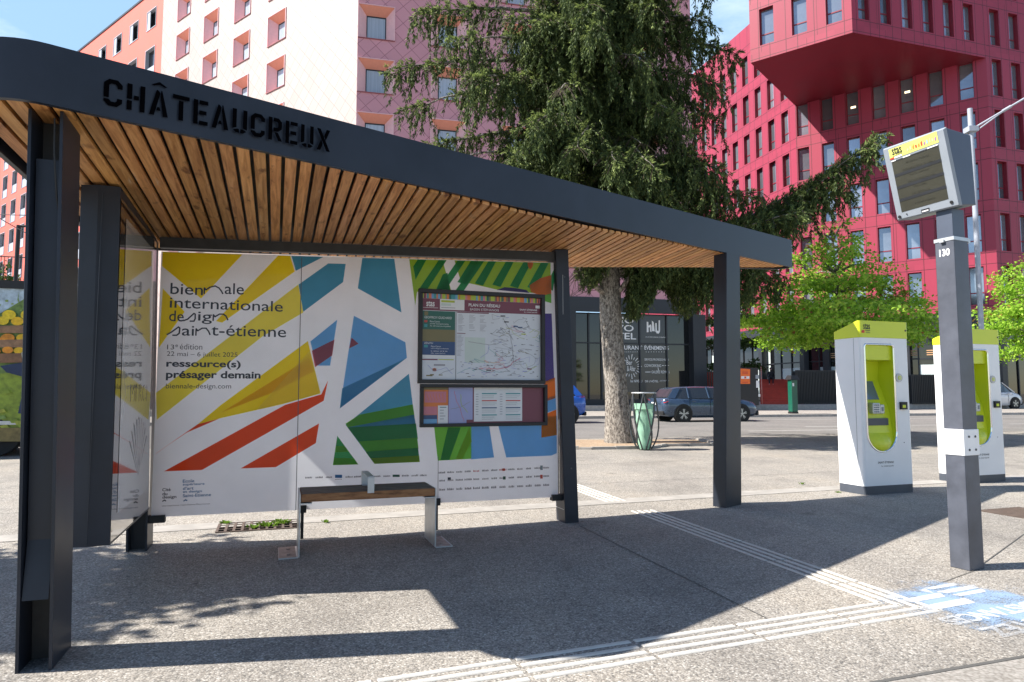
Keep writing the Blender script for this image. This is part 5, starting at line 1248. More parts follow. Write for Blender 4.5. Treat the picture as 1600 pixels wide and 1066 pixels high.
car('parked_car', c0_, DR, EST, 4.45, 1.81, 'car_grey_blue', 'grey blue estate car parked at the kerb behind the litter bin')
SUV = dict(EST); SUV['body'] = [(x * .94, zl + .08, zb_ + .1, hw) for x, zl, zb_, hw in EST['body']]; SUV['green'] = [(x * .94, a + .1, b + .14, c_, d_) for x, a, b, c_, d_ in EST['green']]; SUV['pillars'] = [((a * .94, b + .1, c_), (d_ * .94, e + .12, f)) for (a, b, c_), (d_, e, f) in EST['pillars']]; SUV['roof'] = 1.42; SUV['quarter'] = tuple((a * .94, b + .11, c_) for a, b, c_ in EST['quarter']); SUV['tail'] = (.08, .98, .84); SUV['head'] = (4.28, .78, .74)
car('parked_car', Vector((2.78, 28.0, 0)), -DR + Vector((.0, -.0, 0)), SUV, 4.34, 1.8, 'car_blue', 'bright blue car with only its tail showing past the middle shelter post', rad=.35, ax=(.78, 3.3))
VAN = dict(body=[(.0, .35, 1.1, .78), (.05, .25, 1.15, .86), (1.0, .2, 1.15, .9), (2.6, .2, 1.15, .9), (3.4, .2, 1.13, .89), (3.9, .22, 1.0, .87), (4.25, .28, .82, .78), (4.36, .4, .66, .62)],
           green=[(.08, 1.1, 1.78, .86, .76), (.3, 1.1, 1.84, .86, .76), (2.3, 1.1, 1.84, .86, .76), (2.75, 1.1, 1.74, .85, .74), (3.6, 1.06, 1.14, .82, .74)], roof=1.6,
           quarter=((.08, 1.12, .86), (.12, 1.76, .77), (.5, 1.78, .77), (.5, 1.12, .87)), pillars=[((1.9, 1.1, .87), (1.9, 1.8, .77)), ((3.55, 1.1, .83), (2.6, 1.76, .76))], doors=[1.2, 1.95, 2.95], hw=.9, tail=(.05, 1.2, .86), head=(4.25, .85, .76), mirror=2.95)
vn = AT(1582, 614, 47.6)
car('parked_van', Vector((vn.x, vn.y, .13)) - DR * 4.36, DR, VAN, 4.36, 1.8, 'car_white', 'white van with only its nose showing behind the right ticket machine', rad=.36, ax=(.8, 3.5))

# the delivery lorry with a printed side, seen at the left edge
lo = Vector((-9.4, 13.1, 0)); LS = WD; LN = WN      # side runs along the wall direction
lr = thing('delivery_lorry', lo - LS * 3, 'delivery lorry whose side shows crates of lemons, behind the near left post', 'lorry')
m = MB(); m.box(lo + LS * .75 - LN * 2.4 + UP * .62, LS * -6.5, LN * 2.4, UP * 2.6); bx = build('cargo_box', m, 'white_paint', lr, bevel=.02)
m = MB(); m.box(lo + LS * .8 - LN * 2.45 + UP * 3.2, LS * -6.6, LN * 2.5, UP * .15); build('roof', m, 'black_metal', lr)
m = MB(); m.box(lo + LS * .8 + LN * .004 + UP * .6, LS * -6.6, LN * .03, UP * .07); build('side_rail', m, 'galvanised', lr)
m = MB(); m.box(lo + LS * .7 - LN * 2.3 + UP * .35, LS * -8.4, LN * 2.2, UP * .25); build('chassis', m, 'black_metal', lr)
m = MB(); m.loft([[lo + LS * -5.9 - LN * f + UP * z for f, z in ((.05, .45), (.05, 2.5), (.2, 2.7), (2.2, 2.7), (2.35, 2.5), (2.35, .45))], [lo + LS * -7.9 - LN * f + UP * z for f, z in ((.1, .45), (.1, 1.6), (.3, 1.75), (2.1, 1.75), (2.3, 1.6), (2.3, .45))]], 0, False); cb_ = build('cab', m, 'white_paint', lr)
m = MB(); m.box(lo + LS * -6.2 - LN * .045 + UP * 1.5, LS * -.9, LN * .02, UP * .7); build('cab_window', m, 'car_glass', cb_)
for x in (-.42, -1.5, -6.9):
    for f in (.0, -2.1):
        m = MB(); m.disc(lo + LS * x + LN * (f - .3) + UP * .48, LN, .48, .3, 28); wh = build('wheel', m, 'tyre', lr)
        m = MB(); m.disc(lo + LS * x + LN * (f + .001) + UP * .48, LN, .26, .01, 20); build('rim', m, 'black_metal', wh)
m = MB()
for x in (-.42, -1.5):
    pts = [lo + LS * (x + .62 * math.cos(t * .2244)) + UP * (.48 + .58 * math.sin(t * .2244)) for t in range(15)]
    for a, b in zip(pts[:-1], pts[1:]): m.add([a - LN * .02, b - LN * .02, b - LN * .3, a - LN * .3], [(0, 1, 2, 3)])
build('mudguard', m, 'black_rubber', lr)
# printed picture on the side: lemons and oranges in crates, an orchard behind
for nm_, c in dict(pr_sky=(.42, .52, .6), pr_leaf=(.16, .25, .06), pr_leaf2=(.25, .36, .09), pr_lemon=(.78, .55, .02), pr_lemon2=(.7, .42, .012), pr_orange=(.72, .27, .02), pr_wood=(.27, .15, .08), pr_wood2=(.2, .1, .05), pr_grass=(.22, .3, .03), pr_grass2=(.35, .38, .05), pr_navy=(.012, .028, .08), pr_glove=(.5, .45, .36), pr_soil=(.2, .15, .05)).items(): mat(nm_, c, .45, var=.35, scale=9, stretch=(1, 1, 1))
PM = ['pr_sky', 'pr_leaf', 'pr_leaf2', 'pr_lemon', 'pr_lemon2', 'pr_orange', 'pr_wood', 'pr_wood2', 'pr_grass', 'pr_grass2', 'pr_navy', 'pr_glove', 'pr_soil']
m = MB(); lay = [.0]
def lpq(px, py): lay_ = lay[0]; return onplane(px, py, lo + LN * (.006 + lay_), LN)
def pp(pts, mi): lay[0] += .0004; m.poly([lpq(x, y) for x, y in pts], mi)
pp([(-260, 448), (62, 448), (62, 690), (-260, 690)], 0); pp([(-260, 500), (-120, 492), (0, 490), (20, 478), (40, 466), (62, 470), (62, 690), (-260, 690)], 1); pp([(-260, 600), (62, 580), (62, 690), (-260, 690)], 8)
rl = random.Random(4)
for _ in range(70):
    x, y = rl.uniform(-240, 58), rl.uniform(470, 505); r_ = rl.uniform(2, 5); pp([(x + r_ * math.cos(t), y + r_ * .7 * math.sin(t)) for t in (0, 1, 2.2, 3.3, 4.4, 5.4)], rl.choice((1, 2, 2)))
pp([(30, 455), (27, 468), (31, 478), (29, 465)], 1)
for _ in range(60):
    x, y = rl.uniform(-240, 58), rl.uniform(605, 680); pp([(x, y), (x + 12, y - 2), (x + 16, y + 3), (x + 4, y + 5)], rl.choice((9, 8, 9, 1)))
pp([(-260, 672), (62, 668), (62, 690), (-260, 690)], 12)
def fruit(cx, cy, rx, ry, mi): pp([(cx + rx * math.cos(t * .449), cy + ry * math.sin(t * .449)) for t in range(14)], mi)
for off in (0, -105, -210):
    for x, y, r_, c in ((44, 492, 12, 3), (14, 492, 11, 3), (4, 501, 10, 3), (27, 502, 10, 4), (50, 500, 10, 3), (-14, 494, 11, 3), (-30, 501, 10, 4)): fruit(x + off, y, r_, r_ * .68, c)
    pp([(off - 45, 510), (off + 60, 508), (off + 60, 521), (off - 45, 520)], 6)
    for x, y, r_, c in ((12, 528, 11, 5), (35, 528, 10, 4), (-8, 530, 10, 5), (48, 527, 8, 3)): fruit(x + off, y, r_, r_ * .6, c)
    pp([(off - 45, 532), (off + 60, 530), (off + 60, 543), (off - 45, 543)], 6)
    for x, y, r_, c in ((12, 547, 9, 5), (30, 548, 9, 4), (-8, 549, 9, 5)): fruit(x + off, y, r_, r_ * .6, c)
    pp([(off - 45, 554), (off + 60, 551), (off + 60, 566), (off - 45, 568)], 7)
pp([(0, 572), (38, 566), (62, 566), (62, 592), (40, 590), (10, 582)], 10); pp([(62, 590), (40, 592), (28, 646), (62, 650)], 10); pp([(33, 552), (40, 546), (43, 560), (40, 566), (35, 562)], 11)
build('side_picture', m, PM, bx)

# ------------------------------------------------------------------ buildings
def wall_grid(mb, O, D, u0, u1, z0, z1, holes, uoff=0., voff=0., mi=0):
    """wall sheet with rectangular holes (ua, ub, za, zb)"""
    O = Vector(O); D = Vector(D)
    us = sorted({round(x, 4) for x in [u0, u1] + [h[0] for h in holes] + [h[1] for h in holes] if u0 - 1e-6 <= x <= u1 + 1e-6})
    zs = sorted({round(x, 4) for x in [z0, z1] + [h[2] for h in holes] + [h[3] for h in holes] if z0 - 1e-6 <= x <= z1 + 1e-6})
    hs = [(round(a, 4), round(b, 4), round(c, 4), round(d, 4)) for a, b, c, d in holes]
    for ua, ub in zip(us[:-1], us[1:]):
        za = None
        for zi, zj in zip(zs[:-1], zs[1:]):
            um, zm = (ua + ub) / 2, (zi + zj) / 2
            hole = any(h[0] < um < h[1] and h[2] < zm < h[3] for h in hs)
            if not hole:
                v = [O + D * ua + UP * zi, O + D * ub + UP * zi, O + D * ub + UP * zj, O + D * ua + UP * zj]
                mb.add(v, [(0, 1, 2, 3)], mi, [[(ua - uoff, zi - voff), (ub - uoff, zi - voff), (ub - uoff, zj - voff), (ua - uoff, zj - voff)]])

# --- pink hotel: splayed window boxes in diamond shingles
DL = Vector((-.781, .624, 0)).normalized(); NL_ = Vector((-DL.y, DL.x, 0)); NL_ = NL_ if NL_.y < 0 else -NL_
NRt = Vector((DR.y, -DR.x, 0)); HC = Vector((-9.107, 38.8, 0))
hotel = thing('hotel_building', HC, 'pink shingled hotel with splayed window boxes and a black glazed ground floor', 'hotel')
ow, oh, pw, ph = 2.1, 2.05, 1.15, 1.55
lc = [8.55 - 4.45 + .0] ; Lcols = [8.55 + 4.45 * k for k in range(4)]; Lrows = [24.65 - 3.25 * k for k in range(-2, 5)]
Rcols = [1.09 + 4.32 * k for k in range(5)]; Rrows = [22.15 - 3.3 * k for k in range(-2, 5)]
HTOP = 36.5; HTR = 31.2
m = MB(); wall_grid(m, HC, DL, 0, 25.65, .45, HTOP, [(c - ow / 2, c + ow / 2, r, r + oh) for c in Lcols for r in Lrows]); build('wall', m, 'tiles_pink_sunlit', hotel)
m = MB(); wall_grid(m, HC, DR, 0, 21.6, 7.15, HTR, [(c - ow / 2, c + ow / 2, r, r + oh) for c in Rcols for r in Rrows]); build('wall', m, 'tiles_pink', hotel)
m = MB(); far = HC + DL * 25.65; re_ = HC + DR * 21.6
m.poly([p + UP * (HTR - .1) for p in (HC, re_, re_ - NRt * 2.4, re_ - NRt * 2.8 - DR * 8, HC - NRt * 14 + DR * 6, HC - NL_ * 14)]); m.poly([p + UP * (HTOP - .1) for p in (HC, HC - NL_ * 14, far - NL_ * 14, far)]); build('roof', m, 'hotel_dark', hotel)
m = MB(); wall_grid(m, re_, -NRt, 0, 2.4, .45, HTR, []); wall_grid(m, HC, -NL_, 0, 14, HTR - .2, HTOP, []); build('wall', m, 'tiles_pink', hotel)
def hotel_window(O, D, Nn, c, r, mp_shift):
    m = MB(); u0, u1 = c - ow / 2, c + ow / 2; v0, v1 = c - pw / 2 + mp_shift, c + pw / 2 + mp_shift; zt = r + .07 + ph; dp_ = .5
    P = lambda u, d, z: O + D * u - Nn * d + UP * z
    m.add([P(u0, 0, r), P(v0, dp_, r + .07), P(v0, dp_, zt), P(u0, 0, r + oh)], [(0, 1, 2, 3)], 0)
    m.add([P(u1, 0, r), P(v1, dp_, r + .07), P(v1, dp_, zt), P(u1, 0, r + oh)], [(0, 1, 2, 3)], 0)
    m.add([P(u0, 0, r + oh), P(v0, dp_, zt), P(v1, dp_, zt), P(u1, 0, r + oh)], [(0, 1, 2, 3)], 1)
    m.add([P(u0, 0, r), P(v0, dp_, r + .07), P(v1, dp_, r + .07), P(u1, 0, r)], [(0, 1, 2, 3)], 1)
    for a, b, cc_, dd in ((u0 - .03, u1 + .03, r - .05, r), (u0 - .03, u0 + .012, r, r + oh), (u1 - .012, u1 + .03, r, r + oh), (u0 - .03, u1 + .03, r + oh - .012, r + oh + .03)):
        m.box(P(a, -.06, cc_), D * (b - a), -Nn * -.055 * -1, UP * (dd - cc_), 0 if cc_ >= r else 2)
    w_ = build('window', m, ['hotel_reveal_pink', 'hotel_reveal_coral', 'hotel_reveal_maroon'], hotel)
    m = MB(); m.add([P(v0, dp_ - .005, r + .07), P(v1, dp_ - .005, r + .07), P(v1, dp_ - .005, zt), P(v0, dp_ - .005, zt)], [(0, 1, 2, 3)])
    build('pane', m, 'curtain', w_)
    m = MB()
    for a, b, cc_, dd in ((v0, v0 + .05, r + .07, zt), (v1 - .05, v1, r + .07, zt), (v0, v1, zt - .07, zt)): m.box(P(a, dp_ - .03, cc_), D * (b - a), -Nn * .02, UP * (dd - cc_))
    build('frame', m, 'hotel_dark', w_); return w_
mat('hotel_reveal_maroon', (.3, .09, .1), .5)
for O, D, Nn, cols, rows in ((HC, DL, NL_, Lcols, Lrows), (HC, DR, NRt, Rcols, Rrows)):
    w0 = hotel_window(O, D, Nn, cols[0], rows[0], 0)
    for c in cols:
        for r in rows:
            if (c, r) != (cols[0], rows[0]): part_copies(w0, hotel, D * (c - cols[0]) + UP * (r - rows[0]))
# black ground floor with glazing
GP = lambda u, d, z: HC + DR * u + NRt * d + UP * z
m = MB(); m.box(GP(0, -.2, 6.25), DR * 21.6, NRt * .24, UP * .9); 
for u_ in (0, 4.6, 9.2, 13.0, 21.35): m.box(GP(u_, -.9, .45), DR * (.42 if u_ < 21 else .9), NRt * .92, UP * 5.8)
m.box(GP(0, -.9, .45), DR * 21.6, NRt * .5, UP * .35); build('ground_floor', m, 'hotel_dark', hotel)
m = MB(); m.poly([GP(0, -.62, .45), GP(21.4, -.62, .45), GP(21.4, -.62, 6.25), GP(0, -.62, 6.25)]); gz = build('shop_glazing', m, 'shop_glass', hotel)
m = MB()
for u_ in (1.9, 3.4, 6.3, 7.8, 10.8, 12.0, 14.4, 15.25, 16.15, 17.85, 19.72): m.box(GP(u_, -.615, .8), DR * .09, NRt * .1, UP * 5.45)
m.box(GP(0, -.6155, 4.3), DR * 21.35, NRt * .07, UP * .08); build('mullion', m, 'hotel_dark', gz)
m = MB(); m.poly([GP(15.3, -.6, 1.25), GP(17.84, -.6, 1.25), GP(17.84, -.6, 6.22), GP(15.3, -.6, 6.22)]); m.poly([GP(17.95, -.6, 1.25), GP(19.7, -.6, 1.25), GP(19.7, -.6, 6.22), GP(17.95, -.6, 6.22)])
sp_ = build('sign_panel', m, 'sign_panel', hotel)
m = MB(); NH = GP(0, -.594, 0) - HC
def hpx(px, py): return onplane(px, py, HC + NRt * -.594, NRt)
def ht(s, px0, py, px1, hpx_, off=0.):
    m = MB()
    a = hpx(px0, py); b = hpx(px1, py); text(m, s, a, DR, UP, (b - a).dot(DR), (hpx(px0, py - hpx_) - a).z, off); build('lettering', m, 'white_ink', sp_)
ht('NO', 962, 505, 990, 10, .012); ht('VO', 962, 517.5, 990, 10, .012); ht('TEL', 963, 530, 994, 10, .012)
ht('RESTAURANT', 951, 546, 1003.5, 6.5, .012); ht('ÉVÉNEMENTS', 1007, 546.5, 1045, 7.5, .012); ht('Bar', 979, 570, 988, 7); ht('& After', 980, 580, 993, 8); ht('1er NIVEAU', 985, 597.5, 1003.5, 4, .01); ht('DE L’HÔTEL', 1008, 597.5, 1029, 4, .012)
ht('SERVICES PROFESSIONNELS', 1007, 563.5, 1045, 3.4); ht('COWORKING', 1007, 573.5, 1033, 4.4); ht('GALERIE ROMON', 1018, 583.5, 1046, 4.4); ht('PLATEFORME D’IDÉES', 1009, 527.5, 1040, 2)
for k in range(22):
    a = k * .2856; r0_, r1_ = 11.5, 15.5 + 2 * (k % 3); p = [(985 + r0_ * math.cos(a - .03), 573 + r0_ * math.sin(a - .03)), (985 + r1_ * math.cos(a - .03), 573 + r1_ * math.sin(a - .03)), (985 + r1_ * math.cos(a + .03), 573 + r1_ * math.sin(a + .03)), (985 + r0_ * math.cos(a + .03), 573 + r0_ * math.sin(a + .03))]; m.poly([hpx(*q) for q in p])
def hbar(x0, y0, x1, y1, t_=.5): m.poly([hpx(x0, y0 + t_), hpx(x1, y1 + t_), hpx(x1, y1 - t_), hpx(x0, y0 - t_)])
hbar(996, 572.5, 1003, 572.5); hbar(1008, 581.5, 1016.5, 581.5); hbar(1028, 574, 1029.2, 580, 2.2)
for k in range(3): hbar(1034.5 + k * 4, 571.3, 1037 + k * 4, 571.3)
for k in range(7): hbar(1031 + k * 2.1, 596, 1032.5 + k * 2.1, 594.3, .4)
for k in range(9): hbar(1009 + k * 4, 550, 1010.2 + k * 4, 550, .4); hbar(976 + k * 2.8, 550, 977 + k * 2.8, 550, .4)
# the jagged emblem on the right panel
for pl in ([(1010.5, 503), (1013, 503), (1013.5, 519), (1010.5, 519.5)], [(1013.2, 509), (1017, 507), (1018, 510), (1018, 519), (1015.6, 518), (1015.5, 511.5), (1013.2, 512)], [(1018.5, 501), (1021.5, 504), (1023, 518), (1018.8, 517.5)], [(1024, 505), (1026, 505), (1026.5, 517), (1029, 517), (1029, 501), (1031.4, 500.5), (1031.2, 518), (1029.5, 521.5), (1026, 521), (1024, 518)]): m.poly([hpx(*q) for q in pl])
build('sign_emblem', m, 'white_ink', sp_)

# --- coral wing running away to the left
CO = HC + DL * 25.67; CTOP = 35.45
coral = thing('coral_building', CO, 'coral rendered apartment block with dark windows running away left behind the shelter', 'apartment block')
cw, chh = 1.7, 1.62; Ccols = [2.1 + 3.45 * k for k in range(14)]; Crows = [32.25 - 3.45 * k for k in range(7)]
m = MB(); wall_grid(m, CO, DL, 0, 62, .45, CTOP, [(c - cw / 2, c + cw / 2, r - (.95 if r < 30 else 0), r + chh) for c in Ccols for r in Crows]); build('wall', m, 'coral', coral)
m = MB(); m.box(CO - NL_ * .3 + UP * CTOP, DL * 62, NL_ * .36, UP * .18); build('coping', m, 'hotel_dark', coral)
m = MB(); m.poly([CO + UP * (CTOP - .05), CO + DL * 62 + UP * (CTOP - .05), CO + DL * 62 - NL_ * 14 + UP * (CTOP - .05), CO - NL_ * 14 + UP * (CTOP - .05)]); build('roof', m, 'hotel_dark', coral)
def coral_window(c, r, low, side):
    P = lambda u, d, z: CO + DL * u - NL_ * d + UP * z
    u0, u1 = c - cw / 2, c + cw / 2; z0 = r - (.95 if low else 0); z1 = r + chh; m = MB()
    for a, b in (((u0, z0), (u0, z1)), ((u1, z1), (u1, z0)), ((u0, z1), (u1, z1)), ((u1, z0), (u0, z0))): m.add([P(a[0], 0, a[1]), P(b[0], 0, b[1]), P(b[0], .28, b[1]), P(a[0], .28, a[1])], [(0, 1, 2, 3)])
    for a, b, cc_, dd in ((u0 - .05, u0, z0, z1), (u1, u1 + .05, z0, z1), (u0 - .05, u1 + .05, z1, z1 + .06), (u0 - .05, u1 + .05, z0 - .06, z0)): m.box(P(a, -.04, cc_), D_ * 0 + DL * (b - a), -NL_ * .05, UP * (dd - cc_))
    w_ = build('window', m, 'shutter_grey', coral)
    m = MB(); m.poly([P(u0, .27, z0), P(u1, .27, z0), P(u1, .27, z1), P(u0, .27, z1)]); build('pane', m, 'coral_glass', w_)
    m = MB()
    if low: m.box(P(u0, .02, z0), DL * cw, -NL_ * .05, UP * .95)
    else: a = u1 - .55 if side else u0; m.box(P(a, .0, z0), DL * .55, -NL_ * .06, UP * (z1 - z0))
    build('shutter', m, 'shutter_grey', w_); return w_
D_ = Vector((0, 0, 0)); protos = {}
for j, r in enumerate(Crows):
    for i, c in enumerate(Ccols):
        key = (r < 30, j % 2 == 0)
        if key not in protos: protos[key] = (coral_window(c, r, *key), c, r)
        else: w0, cc_, rr_ = protos[key]; part_copies(w0, coral, DL * (c - cc_) + UP * (r - rr_))

# --- red office block with the overhanging box
D1 = Vector((-.784, .62, 0)).normalized(); D2 = Vector((.956, .293, 0)).normalized(); D3 = Vector((-.256, .967, 0)).normalized()
def outw(D, ref): n = Vector((D.y, -D.x, 0)); return n if n.dot(ref) > 0 else -n
N1 = outw(D1, Vector((0, -1, 0))); N2 = outw(D2, Vector((0, -1, 0))); N3 = outw(D3, Vector((-1, 0, 0)))
KP = Vector((34.07, 47.4, 0)); BP = KP + D1 * 13.18; QP = KP - D2 * 11.84; RP = QP + D1 * 6.81
red = thing('office_building', KP, 'crimson panelled office block with a corner box jutting out over the street', 'office block')
RB, RS, SOFF, RT, BT_ = 6.95, 3.77, 25.22, 35.6, 47.6
rw, rh, rz0 = .9, 2.72, .5
rows_lo = [RB + RS * k for k in range(5)]
Fc = [1.25 + 1.9 * k for k in range(7)]; Kc = [.98 + 1.87 * k for k in range(10)]; Lc = [1.4 + 1.85 * k for k in range(9)]
def holes(cols, rows): return [(c - rw / 2, c + rw / 2, r + rz0, r + rz0 + rh) for c in cols for r in rows]
m = MB(); wall_grid(m, KP, D1, 0, 13.18, RB, SOFF + .02, [h for h in holes(Fc, rows_lo)][:], 1.25, RB); build('wall', m, 'red_panels', red)
rows_r = rows_lo + [SOFF + .62 + RS * k for k in range(5)]
m = MB(); wall_grid(m, KP, D2, 0, 24, RB, BT_, holes(Kc, rows_lo + [r for r in [SOFF + .57 + RS * k for k in range(2)]]), .98, RB); build('wall', m, 'red_panels', red)
rows_l = [RB + RS * k for k in range(7)]
m = MB(); wall_grid(m, BP, D3, 0, 30, RB, RT, holes(Lc, rows_l), 1.4, RB); build('wall', m, 'red_panels', red)
Oc = [1.0 + 1.87 * k for k in range(6)]; Xc = [1.1, 3.35, 5.6]; rows_o = [SOFF + .57 + RS * k for k in range(2)]
m = MB(); wall_grid(m, QP, D2, 0, 11.84, SOFF, BT_, holes(Oc, rows_o), 1.0, RB - .0); wall_grid(m, QP, D1, 0, 6.81, SOFF, BT_, [(c - .5, c + .5, r + rz0, r + rz0 + rh) for c in Xc for r in rows_o], 1.1, RB)
wall_grid(m, RP, (BP - RP).normalized(), 0, (BP - RP).length, SOFF, BT_, [], 0, RB); ob_ = build('overhang', m, 'red_panels', red)
m = MB(); m.poly([p + UP * SOFF for p in (RP, QP, KP, BP)]); build('soffit', m, 'soffit_red', red)
m = MB(); m.poly([p + UP * (RT - .1) for p in (BP, BP + D3 * 30, BP + D3 * 30 - N3 * 18, BP - N3 * 18)]); m.poly([p + UP * (BT_ - .1) for p in (RP, QP, KP + D2 * 24, KP + D2 * 24 - N2 * 16, BP - N1 * 4)]); build('roof', m, 'hotel_dark', red)
def red_window(O, D, Nn, c, r, w_=rw):
    P = lambda u, d, z: O + D * u - Nn * d + UP * z
    u0, u1, z0, z1 = c - w_ / 2, c + w_ / 2, r + rz0, r + rz0 + rh; m = MB(); dp_ = .32
    for a, b in (((u0, z0), (u0, z1)), ((u1, z1), (u1, z0)), ((u0, z1), (u1, z1)), ((u1, z0), (u0, z0))): m.add([P(a[0], 0, a[1]), P(b[0], 0, b[1]), P(b[0], dp_, b[1]), P(a[0], dp_, a[1])], [(0, 1, 2, 3)])
    for a, b, cc_, dd in ((u0, u0 + .05, z0, z1), (u1 - .05, u1, z0, z1), (u0 + .05, u1 - .05, z1 - .05, z1), (u0 + .05, u1 - .05, z0, z0 + .05), (u0 + .05, u1 - .05, z0 + .82, z0 + .9)): m.box(P(a, dp_ - .05, cc_), D * (b - a), -Nn * .04, UP * (dd - cc_))
    o = build('window', m, 'red_frame', red)
    m = MB(); m.poly([P(u0, dp_ - .012, z0), P(u1, dp_ - .012, z0), P(u1, dp_ - .012, z1), P(u0, dp_ - .012, z1)]); build('pane', m, 'office_glass', o)
    return o
def fill_windows(O, D, Nn, cells, w_=rw):
    w0 = None
    for c, r in cells:
        if w0 is None: w0 = red_window(O, D, Nn, c, r, w_); c0, r0 = c, r
        else: part_copies(w0, red, D * (c - c0) + UP * (r - r0))
fill_windows(KP, D1, N1, [(c, r) for c in Fc for r in rows_lo])
fill_windows(KP, D2, N2, [(c, r) for c in Kc[:4] for r in rows_lo + rows_o[:1]])
fill_windows(QP, D2, N2, [(c, r) for c in Oc for r in rows_o[:1]])
fill_windows(QP, D1, N1, [(c, r) for c in Xc for r in rows_o[:1]], 1.0)
fill_windows(BP, D3, N3, [(c, r) for c in Lc[:4] for r in rows_l[1:]])
m = MB()
def stuff_win(O, D, Nn, cells, w_=rw):
    for c, r in cells:
        P = lambda u, d, z: O + D * u - Nn * d + UP * z
        u0, u1, z0, z1 = c - w_ / 2, c + w_ / 2, r + rz0, r + rz0 + rh
        for a, b in (((u0, z0), (u0, z1)), ((u1, z1), (u1, z0)), ((u0, z1), (u1, z1)), ((u1, z0), (u0, z0))): m.add([P(a[0], 0, a[1]), P(b[0], 0, b[1]), P(b[0], .32, b[1]), P(a[0], .32, a[1])], [(0, 1, 2, 3)], 0)
        m.box(P(u0, .27, z0 + .82), D * (u1 - u0), -Nn * .04, UP * .08, 0)
        m.poly([P(u0, .308, z0), P(u1, .308, z0), P(u1, .308, z1), P(u0, .308, z1)], 1)
stuff_win(BP, D3, N3, [(c, r) for c in Lc for r in rows_l if c in Lc[4:] or r == rows_l[0]]); stuff_win(KP, D2, N2, [(c, r) for c in Kc for r in rows_lo + rows_o if c in Kc[4:] or r == rows_o[1]]); stuff_win(QP, D2, N2, [(c, rows_o[1]) for c in Oc]); stuff_win(QP, D1, N1, [(c, rows_o[1]) for c in Xc], 1.0)
tag(build('window', m, ['red_frame', 'office_glass'], red), kind='stuff')
# office interiors: a few lit ceiling panels seen through the glass are built as lamps behind their panes
mat('lamp_panel', (.8, .7, .5), .5)
lm = MAT['lamp_panel'].node_tree.nodes['Principled BSDF']; lm.inputs['Emission Color'].default_value = (1, .82, .5, 1); lm.inputs['Emission Strength'].default_value = 1.3
m = MB()
for c, r, f in ((Fc[4], rows_lo[4], 1.9), (Fc[2], rows_lo[4], 2.1)): m.box(KP + D1 * (c - .2) + N1 * -.3 + UP * (r + f), D1 * .36, N1 * .012, UP * .16)
build('ceiling_lamp', m, 'lamp_panel', red)
# black ground floor, set back glazing
m = MB()
for O, D, Nn, L_ in ((KP, D1, N1, 13.18), (KP, D2, N2, 24), (BP, D3, N3, 30)):
    m.box(O + Nn * .02 + UP * 5.75, D * L_, Nn * -.4, UP * 1.2)
    for u_ in np.arange(.02, L_, 5.6): m.box(O + D * float(u_) + Nn * -.05 + UP * .45, D * .5, Nn * -.5, UP * 5.3)
build('ground_floor', m, 'hotel_dark', red)
m = MB()
for O, D, Nn, L_ in ((KP, D1, N1, 13.18), (KP, D2, N2, 24), (BP, D3, N3, 30)): m.poly([O + Nn * -.7 + UP * .45, O + D * L_ + Nn * -.7 + UP * .45, O + D * L_ + Nn * -.7 + UP * 5.8, O + Nn * -.7 + UP * 5.8])
gz2 = build('shop_glazing', m, 'shop_glass', red)
m = MB()
for O, D, Nn, L_ in ((KP, D1, N1, 13.18), (KP, D2, N2, 24), (BP, D3, N3, 30)):
    for u_ in np.arange(.9, L_, 1.4): m.box(O + D * float(u_) + Nn * -.695 + UP * .45, D * .08, Nn * .08, UP * 5.3)
    m.box(O + Nn * -.6951 + UP * 3.7, D * L_, Nn * .06, UP * .1)
build('mullion', m, 'hotel_dark', gz2)
m = MB(); rq = random.Random(9)
for O, D, Nn, L_ in ((KP, D1, N1, 13.18), (BP, D3, N3, 16)):
    for i, u_ in enumerate(np.arange(.98, L_ - 1.4, 1.4)):
        if rq.random() < .7: z0, z1 = ((1.0, 3.3) if rq.random() < .75 else (1.6, 5.6)); m.poly([O + D * float(u_) + Nn * -.69 + UP * z0, O + D * (float(u_) + 1.3) + Nn * -.69 + UP * z0, O + D * (float(u_) + 1.3) + Nn * -.69 + UP * z1, O + D * float(u_) + Nn * -.69 + UP * z1])
build('frosted_panel', m, 'frosted_white', gz2)
mat('timber_slat', (.6, .34, .17), .6); m = MB()
for u_ in (2.3, 5.1, 9.3): 
    for k in range(3): m.box(KP + D1 * u_ + N1 * -.68 + UP * (4.0 + k * .16), D1 * 2.3, N1 * .03, UP * .07)
build('timber_slats', m, 'timber_slat', gz2)

# ------------------------------------------------------------------ street furniture across the road
def base_at(px, y, z=.45): t = AT(px, 614, y); return Vector((t.x, t.y, z))
def post_at(px, py, z): p = G(px, py, z); return p
b = base_at(1164, 41.6); cab = thing('kiosk_cabinet', b, 'black metal cabinet with an orange poster beside the red stairs', 'cabinet')
m = MB(); m.box(b - DR * .95, DR * 1.9, NR * .8, UP * 2.28); c1 = build('body', m, 'black_metal', cab, bevel=.02)
cq = lambda px, py, f: onplane(px, py, b - NR * f, NR)
m = MB(); m.poly([cq(1157, 600, .006), cq(1172, 600, .006), cq(1172, 577, .006), cq(1157, 576, .006)], 0); m.poly([cq(1158, 592, .01), cq(1171, 592, .01), cq(1171, 588, .01), cq(1158, 588, .01)], 1); m.poly([cq(1163, 591.5, .012), cq(1166, 591.5, .012), cq(1166, 588.5, .012), cq(1163, 588.5, .012)], 2)
for y in (582, 584, 598): m.poly([cq(1160, y, .012), cq(1169, y, .012), cq(1169, y - 1, .012), cq(1160, y - 1, .012)], 2)
build('orange_poster', m, ['orange_poster', 'white_ink', 'red_ink'], c1)
m = MB(); m.poly([cq(1180.5, 592, .006), cq(1186, 592, .006), cq(1186, 586, .006), cq(1180.5, 586, .006)], 1)
